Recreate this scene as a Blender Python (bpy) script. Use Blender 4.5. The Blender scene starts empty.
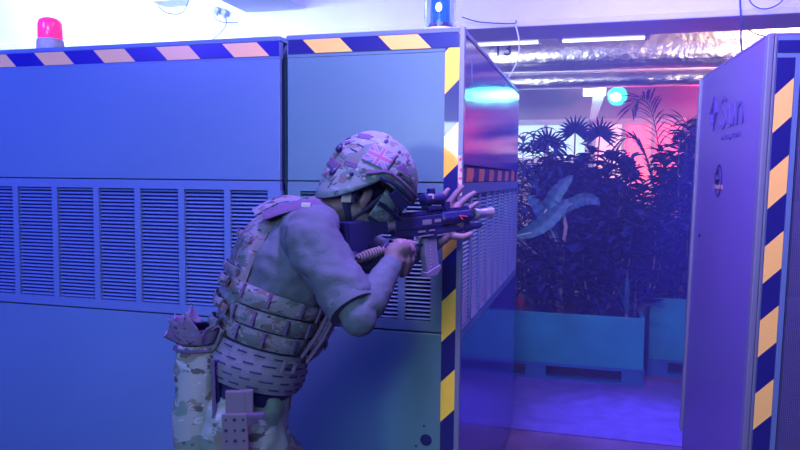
import bpy, bmesh, math, random
from mathutils import Vector, Matrix, noise
C = bpy.context.scene
R_ = math.radians
PI = math.pi
# ---------------------------------------------------------------- camera
CAM = Vector((0, 0, 1.5)); FPX = 690.0
yaw, pitch, roll = R_(15.7), R_(3.98), R_(.54)
r0 = Vector((math.cos(yaw), math.sin(yaw), 0)); f0 = Vector((-math.sin(yaw), math.cos(yaw), 0)); z0 = Vector((0, 0, 1))
FW = math.cos(pitch)*f0 - math.sin(pitch)*z0
u0 = math.sin(pitch)*f0 + math.cos(pitch)*z0
RT = math.cos(roll)*r0 + math.sin(roll)*u0
UP = math.cos(roll)*u0 - math.sin(roll)*r0
cd = bpy.data.cameras.new('camera'); cam = bpy.data.objects.new('camera', cd); C.collection.objects.link(cam)
cd.sensor_width = 36; cd.lens = FPX/800*36; cd.clip_start = .05
cam.matrix_world = Matrix(((RT.x, UP.x, -FW.x, 0), (RT.y, UP.y, -FW.y, 0), (RT.z, UP.z, -FW.z, 1.5), (0, 0, 0, 1)))
C.camera = cam
C.view_settings.view_transform = 'Standard'; C.view_settings.look = 'None'
C.view_settings.gamma = 1; C.view_settings.use_curve_mapping = False
C.view_settings.exposure = 0.0
# ---------------------------------------------------------------- world and lights
w = bpy.data.worlds.new('world'); C.world = w; w.use_nodes = True
w.node_tree.nodes['Background'].inputs[0].default_value = (.10, .12, 1, 1)
w.node_tree.nodes['Background'].inputs[1].default_value = .02
def area(name, loc, target, size, power, col, sy=None):
    l = bpy.data.lights.new(name, 'AREA'); l.energy = power; l.color = col; l.size = size
    if sy: l.shape = 'RECTANGLE'; l.size_y = sy
    o = bpy.data.objects.new(name, l); C.collection.objects.link(o); o.location = loc
    o.rotation_euler = (Vector(target)-Vector(loc)).to_track_quat('-Z', 'Y').to_euler(); return o
def spot(name, loc, target, power, col, ang=60, blend=.5, r=.05):
    l = bpy.data.lights.new(name, 'SPOT'); l.energy = power; l.color = col; l.spot_size = R_(ang); l.spot_blend = blend; l.shadow_soft_size = r
    o = bpy.data.objects.new(name, l); C.collection.objects.link(o); o.location = loc
    o.rotation_euler = (Vector(target)-Vector(loc)).to_track_quat('-Z', 'Y').to_euler(); return o
def point(name, loc, power, col, r=.05):
    l = bpy.data.lights.new(name, 'POINT'); l.energy = power; l.color = col; l.shadow_soft_size = r
    o = bpy.data.objects.new(name, l); C.collection.objects.link(o); o.location = loc; return o
area('room_light', (-.4, -1.4, 2.9), (-.5, 2.3, .9), 1.6, 60, (.50, .76, 1), 1.0)
spot('left_blue_light', (-2.9, .2, 2.9), (-2.4, 2.3, 1.55), 560, (.10, .08, 1), 85, .9, .3)
area('back_left_light', (-3.5, 3.5, 2.75), (-3.4, 5.0, 2.85), 2.8, 230, (.33, .44, 1), .4)
area('beam_wash_light', (.5, 3.4, 2.5), (.4, 5.0, 2.9), 2.6, 12, (.40, .44, 1), .3)
area('corner_lamp', (-1.24, -1.2, 1.82), (-.46, 2.3, 1.6), .30, 16, (.75, .95, 1))
area('right_violet_light', (-.3, 1.6, 2.95), (.6, 3.0, 1.9), .5, 135, (.52, .28, 1))
area('back_aisle_light', (.5, 4.6, 3.05), (.1, 6.6, 1.4), 1.4, 90, (.06, .06, 1), .6)
spot('duct_fill', (-1.0, 5.0, 1.55), (-.35, 6.5, 2.75), 110, (.72, .78, 1), 52, .9, .05)  # unseen spot added behind the cabinet to brighten the foil duct
spot('duct_fill_warm', (1.45, 5.0, 1.55), (.75, 6.5, 2.75), 110, (.95, .72, .90), 52, .9, .03)  # second added spot, hidden by the rack, warms the duct's right end
spot('side_blue_fill', (.25, 3.95, 2.85), (-.44, 3.2, 1.3), 95, (.30, .24, 1), 80, .9, .1)  # added fill without a fixture, makes the cabinet side bluer
spot('red_spot', (1.9, 6.9, 2.35), (.45, 8.0, 2.1), 150, (.85, .02, .26), 90, .6)
spot('wall_wash', (-1.7, 6.2, 2.2), (-.3, 8.0, 2.35), 75, (.34, .32, 1), 80, .9, .05)  # added unseen spot that brightens the wall above the windows
spot('red_duct_spot', (1.0, 7.7, 2.2), (.9, 6.7, 2.5), 30, (1, .02, .2), 80, .8)
area('warm_ceiling_light', (1.5, 5.9, 3.1), (1.1, 6.5, 2.7), .8, 40, (1, .60, .42))
spot('floor_blue_spot', (.9, 4.75, 2.4), (.30, 4.32, 0), 900, (.12, .09, 1), 36, 1)
spot('cyan_lamp_beam', (.21, 7.45, 2.41), (-.3, 3.0, 1.6), 45, (.02, .55, 1), 40, .9, .07)
# ---------------------------------------------------------------- helpers
def ray(px, py): return ((px-400)/FPX)*RT + ((225-py)/FPX)*UP + FW
def at(px, py, d): return CAM + d*ray(px, py)
def on(px, py, ax, val):
    v = ray(px, py); return CAM + ((val-CAM[ax])/v[ax])*v
def V(*a): return Vector(a)
class MB:
    def __init__(s): s.bm = bmesh.new(); s.mi = 0
    def face(s, vs):
        try:
            f = s.bm.faces.new(vs); f.material_index = s.mi; return f
        except ValueError: return None
    def box(s, lo, hi, bev=0):
        c = [(lo[i]+hi[i])/2 for i in range(3)]; h = [abs(hi[i]-lo[i])/2 for i in range(3)]
        return s.obox(Vector(c), Vector((h[0], 0, 0)), Vector((0, h[1], 0)), Vector((0, 0, h[2])), bev)
    def obox(s, c, a, b, d, bev=0, taper=1):
        vs = []
        for k in (-1, 1):
            t = 1 if k < 0 else taper
            for i, j in ((-1, -1), (1, -1), (1, 1), (-1, 1)):
                vs.append(s.bm.verts.new(c + a*i*t + b*j*t + d*k))
        fs = [s.face([vs[i] for i in q]) for q in ((3, 2, 1, 0), (4, 5, 6, 7), (0, 1, 5, 4), (1, 2, 6, 5), (2, 3, 7, 6), (3, 0, 4, 7))]
        if bev:
            es = list({e for f in fs if f for e in f.edges})
            r = bmesh.ops.bevel(s.bm, geom=es, offset=bev, segments=2, affect='EDGES', profile=.7)
            for f in r['faces']: f.material_index = s.mi
        return s
    def beam(s, p, q, wd, ht, up=None, bev=0):
        p = Vector(p); q = Vector(q); d = (q-p)/2
        u = Vector(up) if up else Vector((0, 0, 1))
        side = d.cross(u)
        if side.length < 1e-6: side = d.cross(Vector((1, 0, 0)))
        side.normalize(); u2 = side.cross(d).normalized()
        return s.obox((p+q)/2, side*wd/2, u2*ht/2, d, bev)
    def tube(s, pts, r, n=10, cap=True, flat=1.0, up=None):
        pts = [Vector(p) for p in pts]; rr = r if isinstance(r, (list, tuple)) else [r]*len(pts)
        rings = []; prev = Vector(up) if up else None
        for i, p in enumerate(pts):
            t = (pts[min(i+1, len(pts)-1)] - pts[max(i-1, 0)]).normalized()
            if prev is None:
                prev = Vector((0, 0, 1)) if abs(t.z) < .9 else Vector((1, 0, 0))
            a = (prev - t*prev.dot(t))
            if a.length < 1e-5: a = t.orthogonal()
            a.normalize(); prev = a; b = t.cross(a)
            rings.append([s.bm.verts.new(p + rr[i]*(math.cos(2*PI*k/n)*a*flat + math.sin(2*PI*k/n)*b)) for k in range(n)])
        for i in range(len(rings)-1):
            for k in range(n): s.face([rings[i][k], rings[i][(k+1) % n], rings[i+1][(k+1) % n], rings[i+1][k]])
        if cap: s.face(rings[0][::-1]); s.face(rings[-1])
        return s
    def cyl(s, p, q, r, n=20): return s.tube([p, q], r, n)
    def lathe(s, o, prof, n=24, axis=None):
        o = Vector(o); ax = Vector(axis).normalized() if axis else Vector((0, 0, 1)); a = ax.orthogonal().normalized(); b = ax.cross(a)
        rings = [[s.bm.verts.new(o + ax*h + max(r, 1e-4)*(math.cos(2*PI*k/n)*a + math.sin(2*PI*k/n)*b)) for k in range(n)] for r, h in prof]
        for i in range(len(rings)-1):
            for k in range(n): s.face([rings[i][k], rings[i][(k+1) % n], rings[i+1][(k+1) % n], rings[i+1][k]])
        s.face(rings[0][::-1]); s.face(rings[-1]); return s
    def ell(s, c, a, b, d, n=16, m=10):
        c = Vector(c); rings = []
        for j in range(m+1):
            th = PI*j/m
            rings.append([s.bm.verts.new(c + d*math.cos(th) + math.sin(th)*(math.cos(2*PI*k/n)*a + math.sin(2*PI*k/n)*b)) for k in range(n)])
        for i in range(m):
            for k in range(n): s.face([rings[i][k], rings[i][(k+1) % n], rings[i+1][(k+1) % n], rings[i+1][k]])
        bmesh.ops.remove_doubles(s.bm, verts=rings[0]+rings[-1], dist=1e-6); return s
    def prism(s, pts, off):
        off = Vector(off); a = [s.bm.verts.new(Vector(p)) for p in pts]; b = [s.bm.verts.new(Vector(p)+off) for p in pts]
        s.face(a[::-1]); s.face(b); n = len(a)
        for i in range(n): s.face([a[i], a[(i+1) % n], b[(i+1) % n], b[i]])
        return s
    def sheet(s, fn, nu, nv, closed=False):
        g = [[s.bm.verts.new(fn(i/nu, j/nv)) for j in range(nv+1)] for i in range(nu+1)]
        for i in range(nu):
            for j in range(nv): s.face([g[i][j], g[i+1][j], g[i+1][j+1], g[i][j+1]])
        return s
    def build(s, name, mats, parent=None, smooth=False, solid=0, bevel=0, sub=0, recalc=True):
        if recalc: bmesh.ops.recalc_face_normals(s.bm, faces=s.bm.faces[:])
        me = bpy.data.meshes.new(name); s.bm.to_mesh(me); s.bm.free()
        for m in (mats if isinstance(mats, (list, tuple)) else [mats]): me.materials.append(m)
        o = bpy.data.objects.new(name, me); C.collection.objects.link(o)
        if parent is not None:
            o.parent = parent
            wp = Vector(); q = parent
            while q is not None: wp += q.location; q = q.parent
            me.transform(Matrix.Translation(-wp))
        if smooth:
            for p in me.polygons: p.use_smooth = True
            if smooth != 'full':
                try: me.set_sharp_from_angle(angle=R_(42))
                except Exception: pass
        if solid:
            m = o.modifiers.new('solid', 'SOLIDIFY'); m.thickness = solid; m.offset = 1
        if bevel:
            m = o.modifiers.new('bevel', 'BEVEL'); m.width = bevel; m.segments = 2; m.limit_method = 'ANGLE'
        if sub:
            m = o.modifiers.new('sub', 'SUBSURF'); m.levels = sub; m.render_levels = sub
        return o
def tag(o, label=None, cat=None, group=None, kind=None):
    if label: o['label'] = label
    if cat: o['category'] = cat
    if group: o['group'] = group
    if kind: o['kind'] = kind
    return o
def thing(name, loc, label, cat, group=None):
    o = bpy.data.objects.new(name, None); C.collection.objects.link(o); o.location = loc; o.empty_display_size = .1
    return tag(o, label, cat, group)
def settle(o):            # put a single-mesh thing's origin at its base
    me = o.data; co = [v.co for v in me.vertices]
    b = Vector(((min(c.x for c in co)+max(c.x for c in co))/2, (min(c.y for c in co)+max(c.y for c in co))/2, min(c.z for c in co)))
    me.transform(Matrix.Translation(-b)); o.location = b; return o

# ---------------------------------------------------------------- materials
def mat(name, col, rough=.5, metal=0, emit=None, es=0, trans=0, spec=.5, coat=0, bump=0, bscale=40, var=0, vscale=3, alpha=1, ior=1.45):
    m = bpy.data.materials.new(name); m.use_nodes = True; nt = m.node_tree; b = nt.nodes['Principled BSDF']
    b.inputs['Base Color'].default_value = (*col, 1); b.inputs['Roughness'].default_value = rough; b.inputs['Metallic'].default_value = metal
    b.inputs['Specular IOR Level'].default_value = spec; b.inputs['Transmission Weight'].default_value = trans; b.inputs['Coat Weight'].default_value = coat
    b.inputs['IOR'].default_value = ior
    if emit: b.inputs['Emission Color'].default_value = (*emit, 1); b.inputs['Emission Strength'].default_value = es
    if var or bump:
        tc = nt.nodes.new('ShaderNodeTexCoord')
    if var:
        n = nt.nodes.new('ShaderNodeTexNoise'); n.inputs['Scale'].default_value = vscale; n.inputs['Detail'].default_value = 5
        nt.links.new(tc.outputs['Object'], n.inputs['Vector'])
        r = nt.nodes.new('ShaderNodeValToRGB'); r.color_ramp.elements[0].position = .3; r.color_ramp.elements[1].position = .7
        r.color_ramp.elements[0].color = (*[c*(1-var) for c in col], 1); r.color_ramp.elements[1].color = (*[min(1, c*(1+var)) for c in col], 1)
        nt.links.new(n.outputs['Fac'], r.inputs['Fac']); nt.links.new(r.outputs['Color'], b.inputs['Base Color'])
    if bump:
        n = nt.nodes.new('ShaderNodeTexNoise'); n.inputs['Scale'].default_value = bscale; n.inputs['Detail'].default_value = 4
        nt.links.new(tc.outputs['Object'], n.inputs['Vector'])
        bp = nt.nodes.new('ShaderNodeBump'); bp.inputs['Strength'].default_value = bump; bp.inputs['Distance'].default_value = .02
        nt.links.new(n.outputs['Fac'], bp.inputs['Height']); nt.links.new(bp.outputs['Normal'], b.inputs['Normal'])
    return m
def tape_mat(name, vec, phase, light, dark, period=.283):
    """diagonal hazard stripes: light where frac((P.vec + phase)/period) < .5"""
    m = mat(name, light, .28, coat=.3); nt = m.node_tree; b = nt.nodes['Principled BSDF']
    g = nt.nodes.new('ShaderNodeNewGeometry')
    d = nt.nodes.new('ShaderNodeVectorMath'); d.operation = 'DOT_PRODUCT'; d.inputs[1].default_value = vec
    nt.links.new(g.outputs['Position'], d.inputs[0])
    a = nt.nodes.new('ShaderNodeMath'); a.operation = 'ADD'; a.inputs[1].default_value = phase+period*100
    nt.links.new(d.outputs['Value'], a.inputs[0])
    q = nt.nodes.new('ShaderNodeMath'); q.operation = 'DIVIDE'; q.inputs[1].default_value = period; nt.links.new(a.outputs[0], q.inputs[0])
    fr = nt.nodes.new('ShaderNodeMath'); fr.operation = 'FRACT'; nt.links.new(q.outputs[0], fr.inputs[0])
    gt = nt.nodes.new('ShaderNodeMath'); gt.operation = 'GREATER_THAN'; gt.inputs[1].default_value = .5; nt.links.new(fr.outputs[0], gt.inputs[0])
    mx = nt.nodes.new('ShaderNodeMix'); mx.data_type = 'RGBA'; mx.inputs[6].default_value = (*light, 1); mx.inputs[7].default_value = (*dark, 1)
    nt.links.new(gt.outputs[0], mx.inputs[0]); nt.links.new(mx.outputs[2], b.inputs['Base Color']); return m
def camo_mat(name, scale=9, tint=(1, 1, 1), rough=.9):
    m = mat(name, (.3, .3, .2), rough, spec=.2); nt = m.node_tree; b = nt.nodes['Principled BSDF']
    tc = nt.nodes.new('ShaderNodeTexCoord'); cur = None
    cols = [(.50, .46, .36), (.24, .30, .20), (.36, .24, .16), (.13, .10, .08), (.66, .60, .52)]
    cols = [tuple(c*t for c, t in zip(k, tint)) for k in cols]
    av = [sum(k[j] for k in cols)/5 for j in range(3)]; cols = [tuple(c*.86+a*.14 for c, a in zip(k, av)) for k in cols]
    prev = None
    for i, (th, sc) in enumerate(((0, 0), (.54, 1.0), (.585, 1.5), (.64, 2.3), (.635, 3.0))):
        if i == 0: continue
        mp = nt.nodes.new('ShaderNodeMapping'); mp.inputs['Location'].default_value = (i*7.3, i*3.1, i*5.7); mp.inputs['Scale'].default_value = (1, 1, 1.7)
        nt.links.new(tc.outputs['Object'], mp.inputs['Vector'])
        n = nt.nodes.new('ShaderNodeTexNoise'); n.inputs['Scale'].default_value = scale*sc; n.inputs['Detail'].default_value = 2.5
        nt.links.new(mp.outputs[0], n.inputs['Vector'])
        r = nt.nodes.new('ShaderNodeMapRange'); r.inputs[1].default_value = th-.012; r.inputs[2].default_value = th+.012
        nt.links.new(n.outputs['Fac'], r.inputs[0])
        mx = nt.nodes.new('ShaderNodeMix'); mx.data_type = 'RGBA'
        if prev is None: mx.inputs[6].default_value = (*cols[0], 1)
        else: nt.links.new(prev, mx.inputs[6])
        mx.inputs[7].default_value = (*cols[i], 1); nt.links.new(r.outputs[0], mx.inputs[0]); prev = mx.outputs[2]
    nt.links.new(prev, b.inputs['Base Color'])
    n = nt.nodes.new('ShaderNodeTexNoise'); n.inputs['Scale'].default_value = 350; nt.links.new(tc.outputs['Object'], n.inputs['Vector'])
    bp = nt.nodes.new('ShaderNodeBump'); bp.inputs['Strength'].default_value = .25; bp.inputs['Distance'].default_value = .002
    nt.links.new(n.outputs['Fac'], bp.inputs['Height']); nt.links.new(bp.outputs['Normal'], b.inputs['Normal'])
    return m
M = {}
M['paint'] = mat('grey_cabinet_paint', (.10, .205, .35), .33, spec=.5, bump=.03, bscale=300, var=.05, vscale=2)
M['side_paint'] = mat('glossy_blue_lit_side', (.045, .05, .42), .11, spec=.8, bump=.02, bscale=200)  # cabinet side with the blue light on it put into the colour
M['frame'] = mat('cabinet_frame_grey', (.10, .19, .38), .4, bump=.04, bscale=90)
M['dark'] = mat('dark_interior', (.006, .008, .12), .8)
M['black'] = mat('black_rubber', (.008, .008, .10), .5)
M['paint2'] = mat('green_grey_cabinet_paint', (.095, .225, .26), .3, spec=.5, bump=.03, bscale=300, var=.05, vscale=2)
M['frame2'] = mat('green_grey_frame', (.09, .20, .25), .4, bump=.04, bscale=90)
M['side_louvre'] = mat('lit_side_louvre', (.26, .28, .50), .45)  # louvre colour lightened for the light falling on the cabinet side
M['edge'] = mat('worn_metal_edge', (.20, .25, .38), .42, metal=.4, bump=.1, bscale=30)
M['rackside'] = mat('violet_grey_rack_paint', (.13, .105, .40), .38, bump=.05, bscale=400)
M['racktext'] = mat('embossed_rack_letters', (.085, .075, .36), .4)
M['wall'] = mat('back_wall_plaster', (.42, .42, .44), .8, var=.12, vscale=2, bump=.1, bscale=30)
M['white'] = mat('white_paint', (.75, .76, .78), .6, var=.06, vscale=3, bump=.08, bscale=20)
M['beam'] = mat('beam_paint', (.60, .61, .68), .7, var=.08, vscale=2.5, bump=.2, bscale=6)
M['ceil'] = mat('ceiling_paint', (.6, .6, .64), .8, var=.1, vscale=2)
M['floor'] = mat('concrete_floor', (.11, .07, .14), .34, var=.25, vscale=5, bump=.1, bscale=25, spec=.5)
M['floorglow'] = mat('blue_glow_floor', (.10, .075, .30), .38, var=.25, vscale=9, bump=.1, bscale=40)  # concrete tinted bluer, the blue light pool put into its colour
M['foil'] = mat('crinkled_foil', (.80, .80, .84), .36, metal=1, bump=.8, bscale=14)
M['teal'] = mat('teal_crate_paint', (.004, .21, .27), .6, var=.2, vscale=4, bump=.1, bscale=30)
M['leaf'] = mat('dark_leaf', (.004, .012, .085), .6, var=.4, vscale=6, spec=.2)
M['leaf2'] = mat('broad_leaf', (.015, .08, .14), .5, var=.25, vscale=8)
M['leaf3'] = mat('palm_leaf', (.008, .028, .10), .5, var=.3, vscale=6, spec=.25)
M['redleaf'] = mat('red_leaf', (.35, .04, .05), .5)
M['stem'] = mat('plant_stem', (.15, .13, .10), .7)
M['soil'] = mat('potting_soil', (.02, .015, .012), 1, bump=.5, bscale=60)
M['wire'] = mat('black_wire', (.03, .03, .06), .5)
M['wwire'] = mat('white_wire', (.7, .7, .75), .5)
M['panewhite'] = mat('lit_frosted_pane', (.5, .6, .8), .5, emit=(.50, .80, 1), es=.95, bump=.02)
M['panered'] = mat('red_lit_pane', (.8, .6, .6), .5, emit=(1, .05, .16), es=1.5)
M['panewarm'] = mat('pale_pink_lit_pane', (.8, .7, .7), .5, emit=(1, .48, .72), es=1.0)
M['redlamp'] = mat('red_beacon_lens', (.9, .05, .2), .2, emit=(1, .02, .20), es=1.2, coat=.5)
M['bluelamp'] = mat('blue_lamp_lens', (.1, .4, .9), .2, emit=(.03, .55, 1), es=4)
M['whitelamp'] = mat('white_lamp_face', (.9, .9, .9), .3, emit=(.75, .95, 1), es=4)
M['tube'] = mat('tube_light_glass', (.9, .9, .9), .3, emit=(.85, .9, 1), es=2.2)
M['bluecore'] = mat('blue_beacon_core', (.03, .12, .8), .2, emit=(.02, .16, 1), es=.8)
M['glass'] = mat('clear_beacon_dome', (.8, .87, 1), .05, trans=1, ior=1.3)
M['grey'] = mat('light_grey_plastic', (.50, .52, .56), .45)
M['plug'] = mat('grey_plug_plastic', (.22, .24, .40), .5)
# ---------------------------------------------------------------- the setting
def struct(name, lo, hi, m):
    mb = MB(); mb.box(lo, hi); return tag(mb.build(name, m), kind='structure')
struct('floor', (-6, -3.2, -.1), (4.5, 8.2, 0), M['floor'])
struct('trim_1', (-3.2, 4.07, 0), (2.6, 5.35, .006), M['floorglow'])  # floor strip coloured for the blue glow, sharp at its near edge
struct('ceiling', (-6, -3.2, 3.15), (4.5, 8.2, 3.25), M['ceil'])
struct('wall_left', (-6.1, -3.2, 0), (-6, 8.2, 3.15), M['wall'])
struct('wall_right', (4.5, -3.2, 0), (4.6, 8.2, 3.15), M['wall'])
struct('wall_front', (-6, -3.3, 0), (4.5, -3.2, 3.15), M['wall'])
mb = MB()      # back wall around the windows
zt, zb = 2.13, 1.70
xs = [-6, -3.2, -.10, -.02, .86, 4.5]
mb.box((-6, 8, zt), (4.5, 8.2, 3.15)); mb.box((-6, 8, 0), (-.02, 8.2, zb)); mb.box((-.02, 8, 0), (4.5, 8.2, 1.25)); mb.box((.90, 8, 1.25), (4.5, 8.2, zb))
mb.box((-6, 8, zb), (-1.9, 8.2, zt)); mb.box((.90, 8, zb), (4.5, 8.2, zt)); mb.box((-.10, 8, zb), (-.02, 8.2, zt))
tag(mb.build('wall_back', M['wall']), kind='structure')
def window(name, x0, x1, cols, m, zb=1.70):
    r = bpy.data.objects.new(name, None); C.collection.objects.link(r); r.location = (x0, 8, zb); tag(r, kind='structure')
    mb = MB()
    mb.box((x0-.02, 7.96, zt-.03), (x1+.02, 8.06, zt+.03)); mb.box((x0-.02, 7.96, zb-.03), (x1+.02, 8.06, zb+.03))
    for i in range(cols+1):
        x = x0+(x1-x0)*i/cols; mb.box((x-.02, 7.97, zb), (x+.02, 8.05, zt))
    f = mb.build('window_frame', M['white'], r); f['kind'] = 'structure'
    for i in range(cols):
        a = x0+(x1-x0)*i/cols+.02; b = x0+(x1-x0)*(i+1)/cols-.02
        mb = MB(); mb.box((a, 8.01, zb+.03), (b, 8.03, zt-.03)); p = mb.build('pane', m[i % len(m)], r); p['kind'] = 'structure'
window('window_1', -1.9, -.10, 4, [M['panewhite']])
window('window_2', -.02, .90, 3, [M['panewarm'], M['panered'], M['panered']], 1.25)
# concrete beam with a lower lip
mb = MB(); mb.box((-6, 5.0, 2.61), (4.5, 5.44, 3.15)); tag(mb.build('trim_2', M['beam']), kind='structure')
mb = MB(); mb.box((-6, 4.97, 2.56), (4.5, 5.45, 2.61)); tag(mb.build('trim_3', M['beam'], bevel=.008), kind='structure')
# second beam running to the back at the left, seen as the slanted block
p = on(250, 12, 1, 4.6)
mb = MB(); mb.box((p.x-.25, 3.9, 2.78), (p.x+.25, 5.0, 3.15)); tag(mb.build('trim_4', M['beam'], bevel=.01), kind='structure')
mb = MB(); mb.box((-6, 7.1, 2.50), (4.5, 7.3, 3.15)); tag(mb.build('trim_5', M['wall']), kind='structure')

# ---------------------------------------------------------------- long things overhead
def foil_pipe(name, y, z, r, x0, x1, seed, m, label):
    mb = MB(); n = 40; nx = 150
    def fn(u, v):
        x = x0+(x1-x0)*u; a = 2*PI*v
        rr = r*(1+.05*noise.noise(Vector((x*3, math.cos(a)*2, math.sin(a)*2+seed)))+.02*noise.noise(Vector((x*11, math.cos(a)*5, math.sin(a)*5+seed))))
        return Vector((x, y+rr*math.cos(a), z+rr*math.sin(a)))
    mb.sheet(fn, nx, n); bmesh.ops.remove_doubles(mb.bm, verts=mb.bm.verts[:], dist=1e-5)
    return mb, m, label
mb, m_, l_ = foil_pipe('d', 6.5, 2.66, .21, -5.5, 4.2, 3, M['foil'], '')
root = thing('duct_pipe', (0, 6.5, 2.45), 'big crinkled silver foil duct running under the ceiling beam', 'duct')
mb.build('foil_sleeve', M['foil'], root, smooth='full')
for x in (-2.4, 1.62):
    mb = MB()
    mb.tube([(x, 6.5+.222*math.cos(a*PI/12), 2.66+.222*math.sin(a*PI/12)) for a in range(25)], .008, 6)
    mb.build('clamp_band', M['edge'], root)
def text(name, body, size, m, mw, parent, ext=.002):
    cu = bpy.data.curves.new(name, 'FONT'); cu.body = body; cu.size = size; cu.extrude = ext; cu.align_x = 'CENTER'; cu.align_y = 'CENTER'
    o = bpy.data.objects.new(name, cu); C.collection.objects.link(o)
    dg = bpy.context.evaluated_depsgraph_get(); me = bpy.data.meshes.new_from_object(o.evaluated_get(dg)); bpy.data.objects.remove(o)
    me.materials.clear(); me.materials.append(m); me.transform(mw)
    q = bpy.data.objects.new(name, me); C.collection.objects.link(q)
    if parent: q.parent = parent; me.transform(Matrix.Translation(-parent.location))
    return q
p = on(503, 50, 1, 6.285)
text('painted_mark', '13', .17, M['black'], Matrix.Translation((p.x, 6.278, p.z)) @ Matrix.Rotation(PI/2, 4, 'X'), root, .003)
mb, m_, l_ = foil_pipe('d2', 6.95, 2.46, .09, -5.5, 4.2, 9, M['foil'], '')
o = mb.build('duct_pipe', M['foil'], smooth='full'); tag(settle(o), 'thinner dull silver duct behind and below the big foil one', 'duct')
mb = MB(); a = on(480, 71, 1, 6.2); b = on(705, 71, 1, 6.2)
mb.cyl((-4, 6.2, a.z), (4, 6.2, b.z), .006, 8); tag(settle(mb.build('conduit', M['wwire'])), 'thin pale conduit running straight along below the big foil duct', 'conduit')
# fluorescent tubes glimpsed through the slot below the beam
for x0, x1, lab in ((-2.6, -.42, 'longer glowing tube in the slot between beam and foil duct, nearer the striped cabinets'), (-.30, .36, 'shorter glowing tube in the slot between beam and foil duct, above the palms')):
    zc = on(520, 43.2, 1, 5.56).z
    r = thing('tube_light', ((x0+x1)/2, 5.54, zc-.02), lab, 'light', 'tubes behind the beam')
    MB().cyl((x0+.03, 5.56, zc), (x1-.03, 5.56, zc), .011, 10).build('glass_tube', M['tube'], r, smooth=True)
    mb = MB(); mb.box((x0, 5.45, zc+.014), (x1, 5.60, zc+.05)); mb.box((x0, 5.50, zc-.014), (x0+.03, 5.58, zc+.02)); mb.box((x1-.03, 5.50, zc-.014), (x1, 5.58, zc+.02))
    mb.build('fitting', M['grey'], r)

# ---------------------------------------------------------------- wall lamps
p = on(618, 96, 1, 7.60)
r = thing('round_spotlight', (p.x, 7.7, p.z-.1), 'round glowing cyan blue lamp high on the red lit wall above the palms', 'lamp')
d = Vector((-.25, -1, -.12)).normalized()
MB().lathe(p, [(.0, 0), (.085, .0), (.095, .02), (.085, .035), (0, .055)], 24, d).build('lens', M['bluelamp'], r, smooth=True)
MB().ell(p+d*.045+V(-.01, 0, -.01), V(.062, 0, 0), V(0, .02, 0), V(0, 0, .045), 20, 10).build('bulb', M['whitelamp'], r, smooth=True)
MB().lathe(p-d*.12, [(.03, -.04), (.06, 0), (.10, .07), (.112, .13), (.10, .135), (.094, .125)], 24, d).build('housing', M['grey'], r, smooth=True)
mb = MB(); mb.tube([p-d*.1, p-d*.1+V(0, .05, .02), (p.x, 7.99, p.z+.02)], .014, 8); mb.box((p.x-.05, 7.96, p.z-.04), (p.x+.05, 8.0, p.z+.08)); mb.build('bracket', M['grey'], r)
p = on(593, 93, 1, 7.62)
r = thing('floodlight', (p.x, 7.7, p.z-.2), 'small white floodlight on a slanted arm beside the cyan lamp', 'lamp')
mb = MB(); mb.box((p.x-.10, 7.58, p.z-.03), (p.x+.13, 7.66, p.z+.055), .012); mb.build('lamp_head', M['whitelamp'], r)
mb = MB(); mb.prism([(p.x+.0, 7.66, p.z-.02), (p.x+.12, 7.66, p.z-.02), (p.x+.04, 7.66, p.z-.27), (p.x-.03, 7.66, p.z-.27)], (0, .04, 0)); mb.beam((p.x, 7.68, p.z-.26), (p.x, 8.0, p.z-.26), .04, .04); mb.build('arm', M['white'], r)

# ---------------------------------------------------------------- cabinets
Y0, X0 = 2.32, -.44
T_top = tape_mat('top_hazard_tape', (1, 0, 1), 2.206-2.0+.283, (.88, .56, .22), (.010, .012, .26))
T_mid = tape_mat('corner_top_hazard_tape', (1, 0, 1), 1.033-2.0+.283*4, (.92, .62, .12), (.012, .014, .15))
T_ver = tape_mat('vertical_hazard_tape', (-1, 0, 1), -.653-.49, (.95, .72, .06), (.010, .012, .13), .284)
T_side = tape_mat('side_hazard_tape', (0, 1, -.45), -2.41+.45*1.48, (.90, .30, .10), (.02, .02, .20), .2726)
def grille(mb, o, ux, wd, z0_, z1_, n, nrm, depth=.012):
    """louvred slats across one opening: o = left point, ux along, nrm outward"""
    for k in range(n):
        z = z0_+(z1_-z0_)*(k+.5)/n
        c = Vector((o.x, o.y, z))+ux*wd/2
        h = (z1_-z0_)/n
        mb.obox(c-nrm*depth*.55, ux*wd/2, (nrm*.0035-Vector((0, 0, 1))*h*.21), (nrm*.0008+Vector((0, 0, 1))*.0012))
def cabinet_front(root, x0, x1, cols, P='paint', F='frame'):
    """front panels with a louvred strip; cols = list of mullion centres"""
    yf = Y0
    MB().box((x0+.003, yf, 1.484), (x1-.003, yf+.02, 1.925), .003).build('upper_panel', M[P], root)
    MB().box((x0+.003, yf, .02), (x1-.003, yf+.02, .955), .003).build('lower_panel', M[P], root)
    mb = MB()
    mb.box((x0+.003, yf, 1.446), (x1-.003, yf+.02, 1.480)); mb.box((x0+.003, yf, .962), (x1-.003, yf+.02, .997))
    for c, wd in cols: mb.box((c-wd/2, yf, .997), (c+wd/2, yf+.02, 1.446))
    mb.build('louvre_frame', M[F], root)
    edges = sorted([(c-wd/2, c+wd/2) for c, wd in cols])
    for i in range(len(edges)-1):
        a, b = edges[i][1], edges[i+1][0]
        mb = MB(); grille(mb, Vector((a, yf+.004, 0)), Vector((1, 0, 0)), b-a, .997, 1.446, 31, Vector((0, -1, 0)))
        mb.build('louvre_grille', M[F], root)
    MB().box((x0+.004, yf+.03, .96), (x1-.004, yf+.04, 1.48)).build('backing_panel', M['dark'], root)
    MB().box((x0+.003, yf-.001, 1.925), (x1-.003, yf+.03, 1.986)).build('top_rail', M[F], root)
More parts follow.
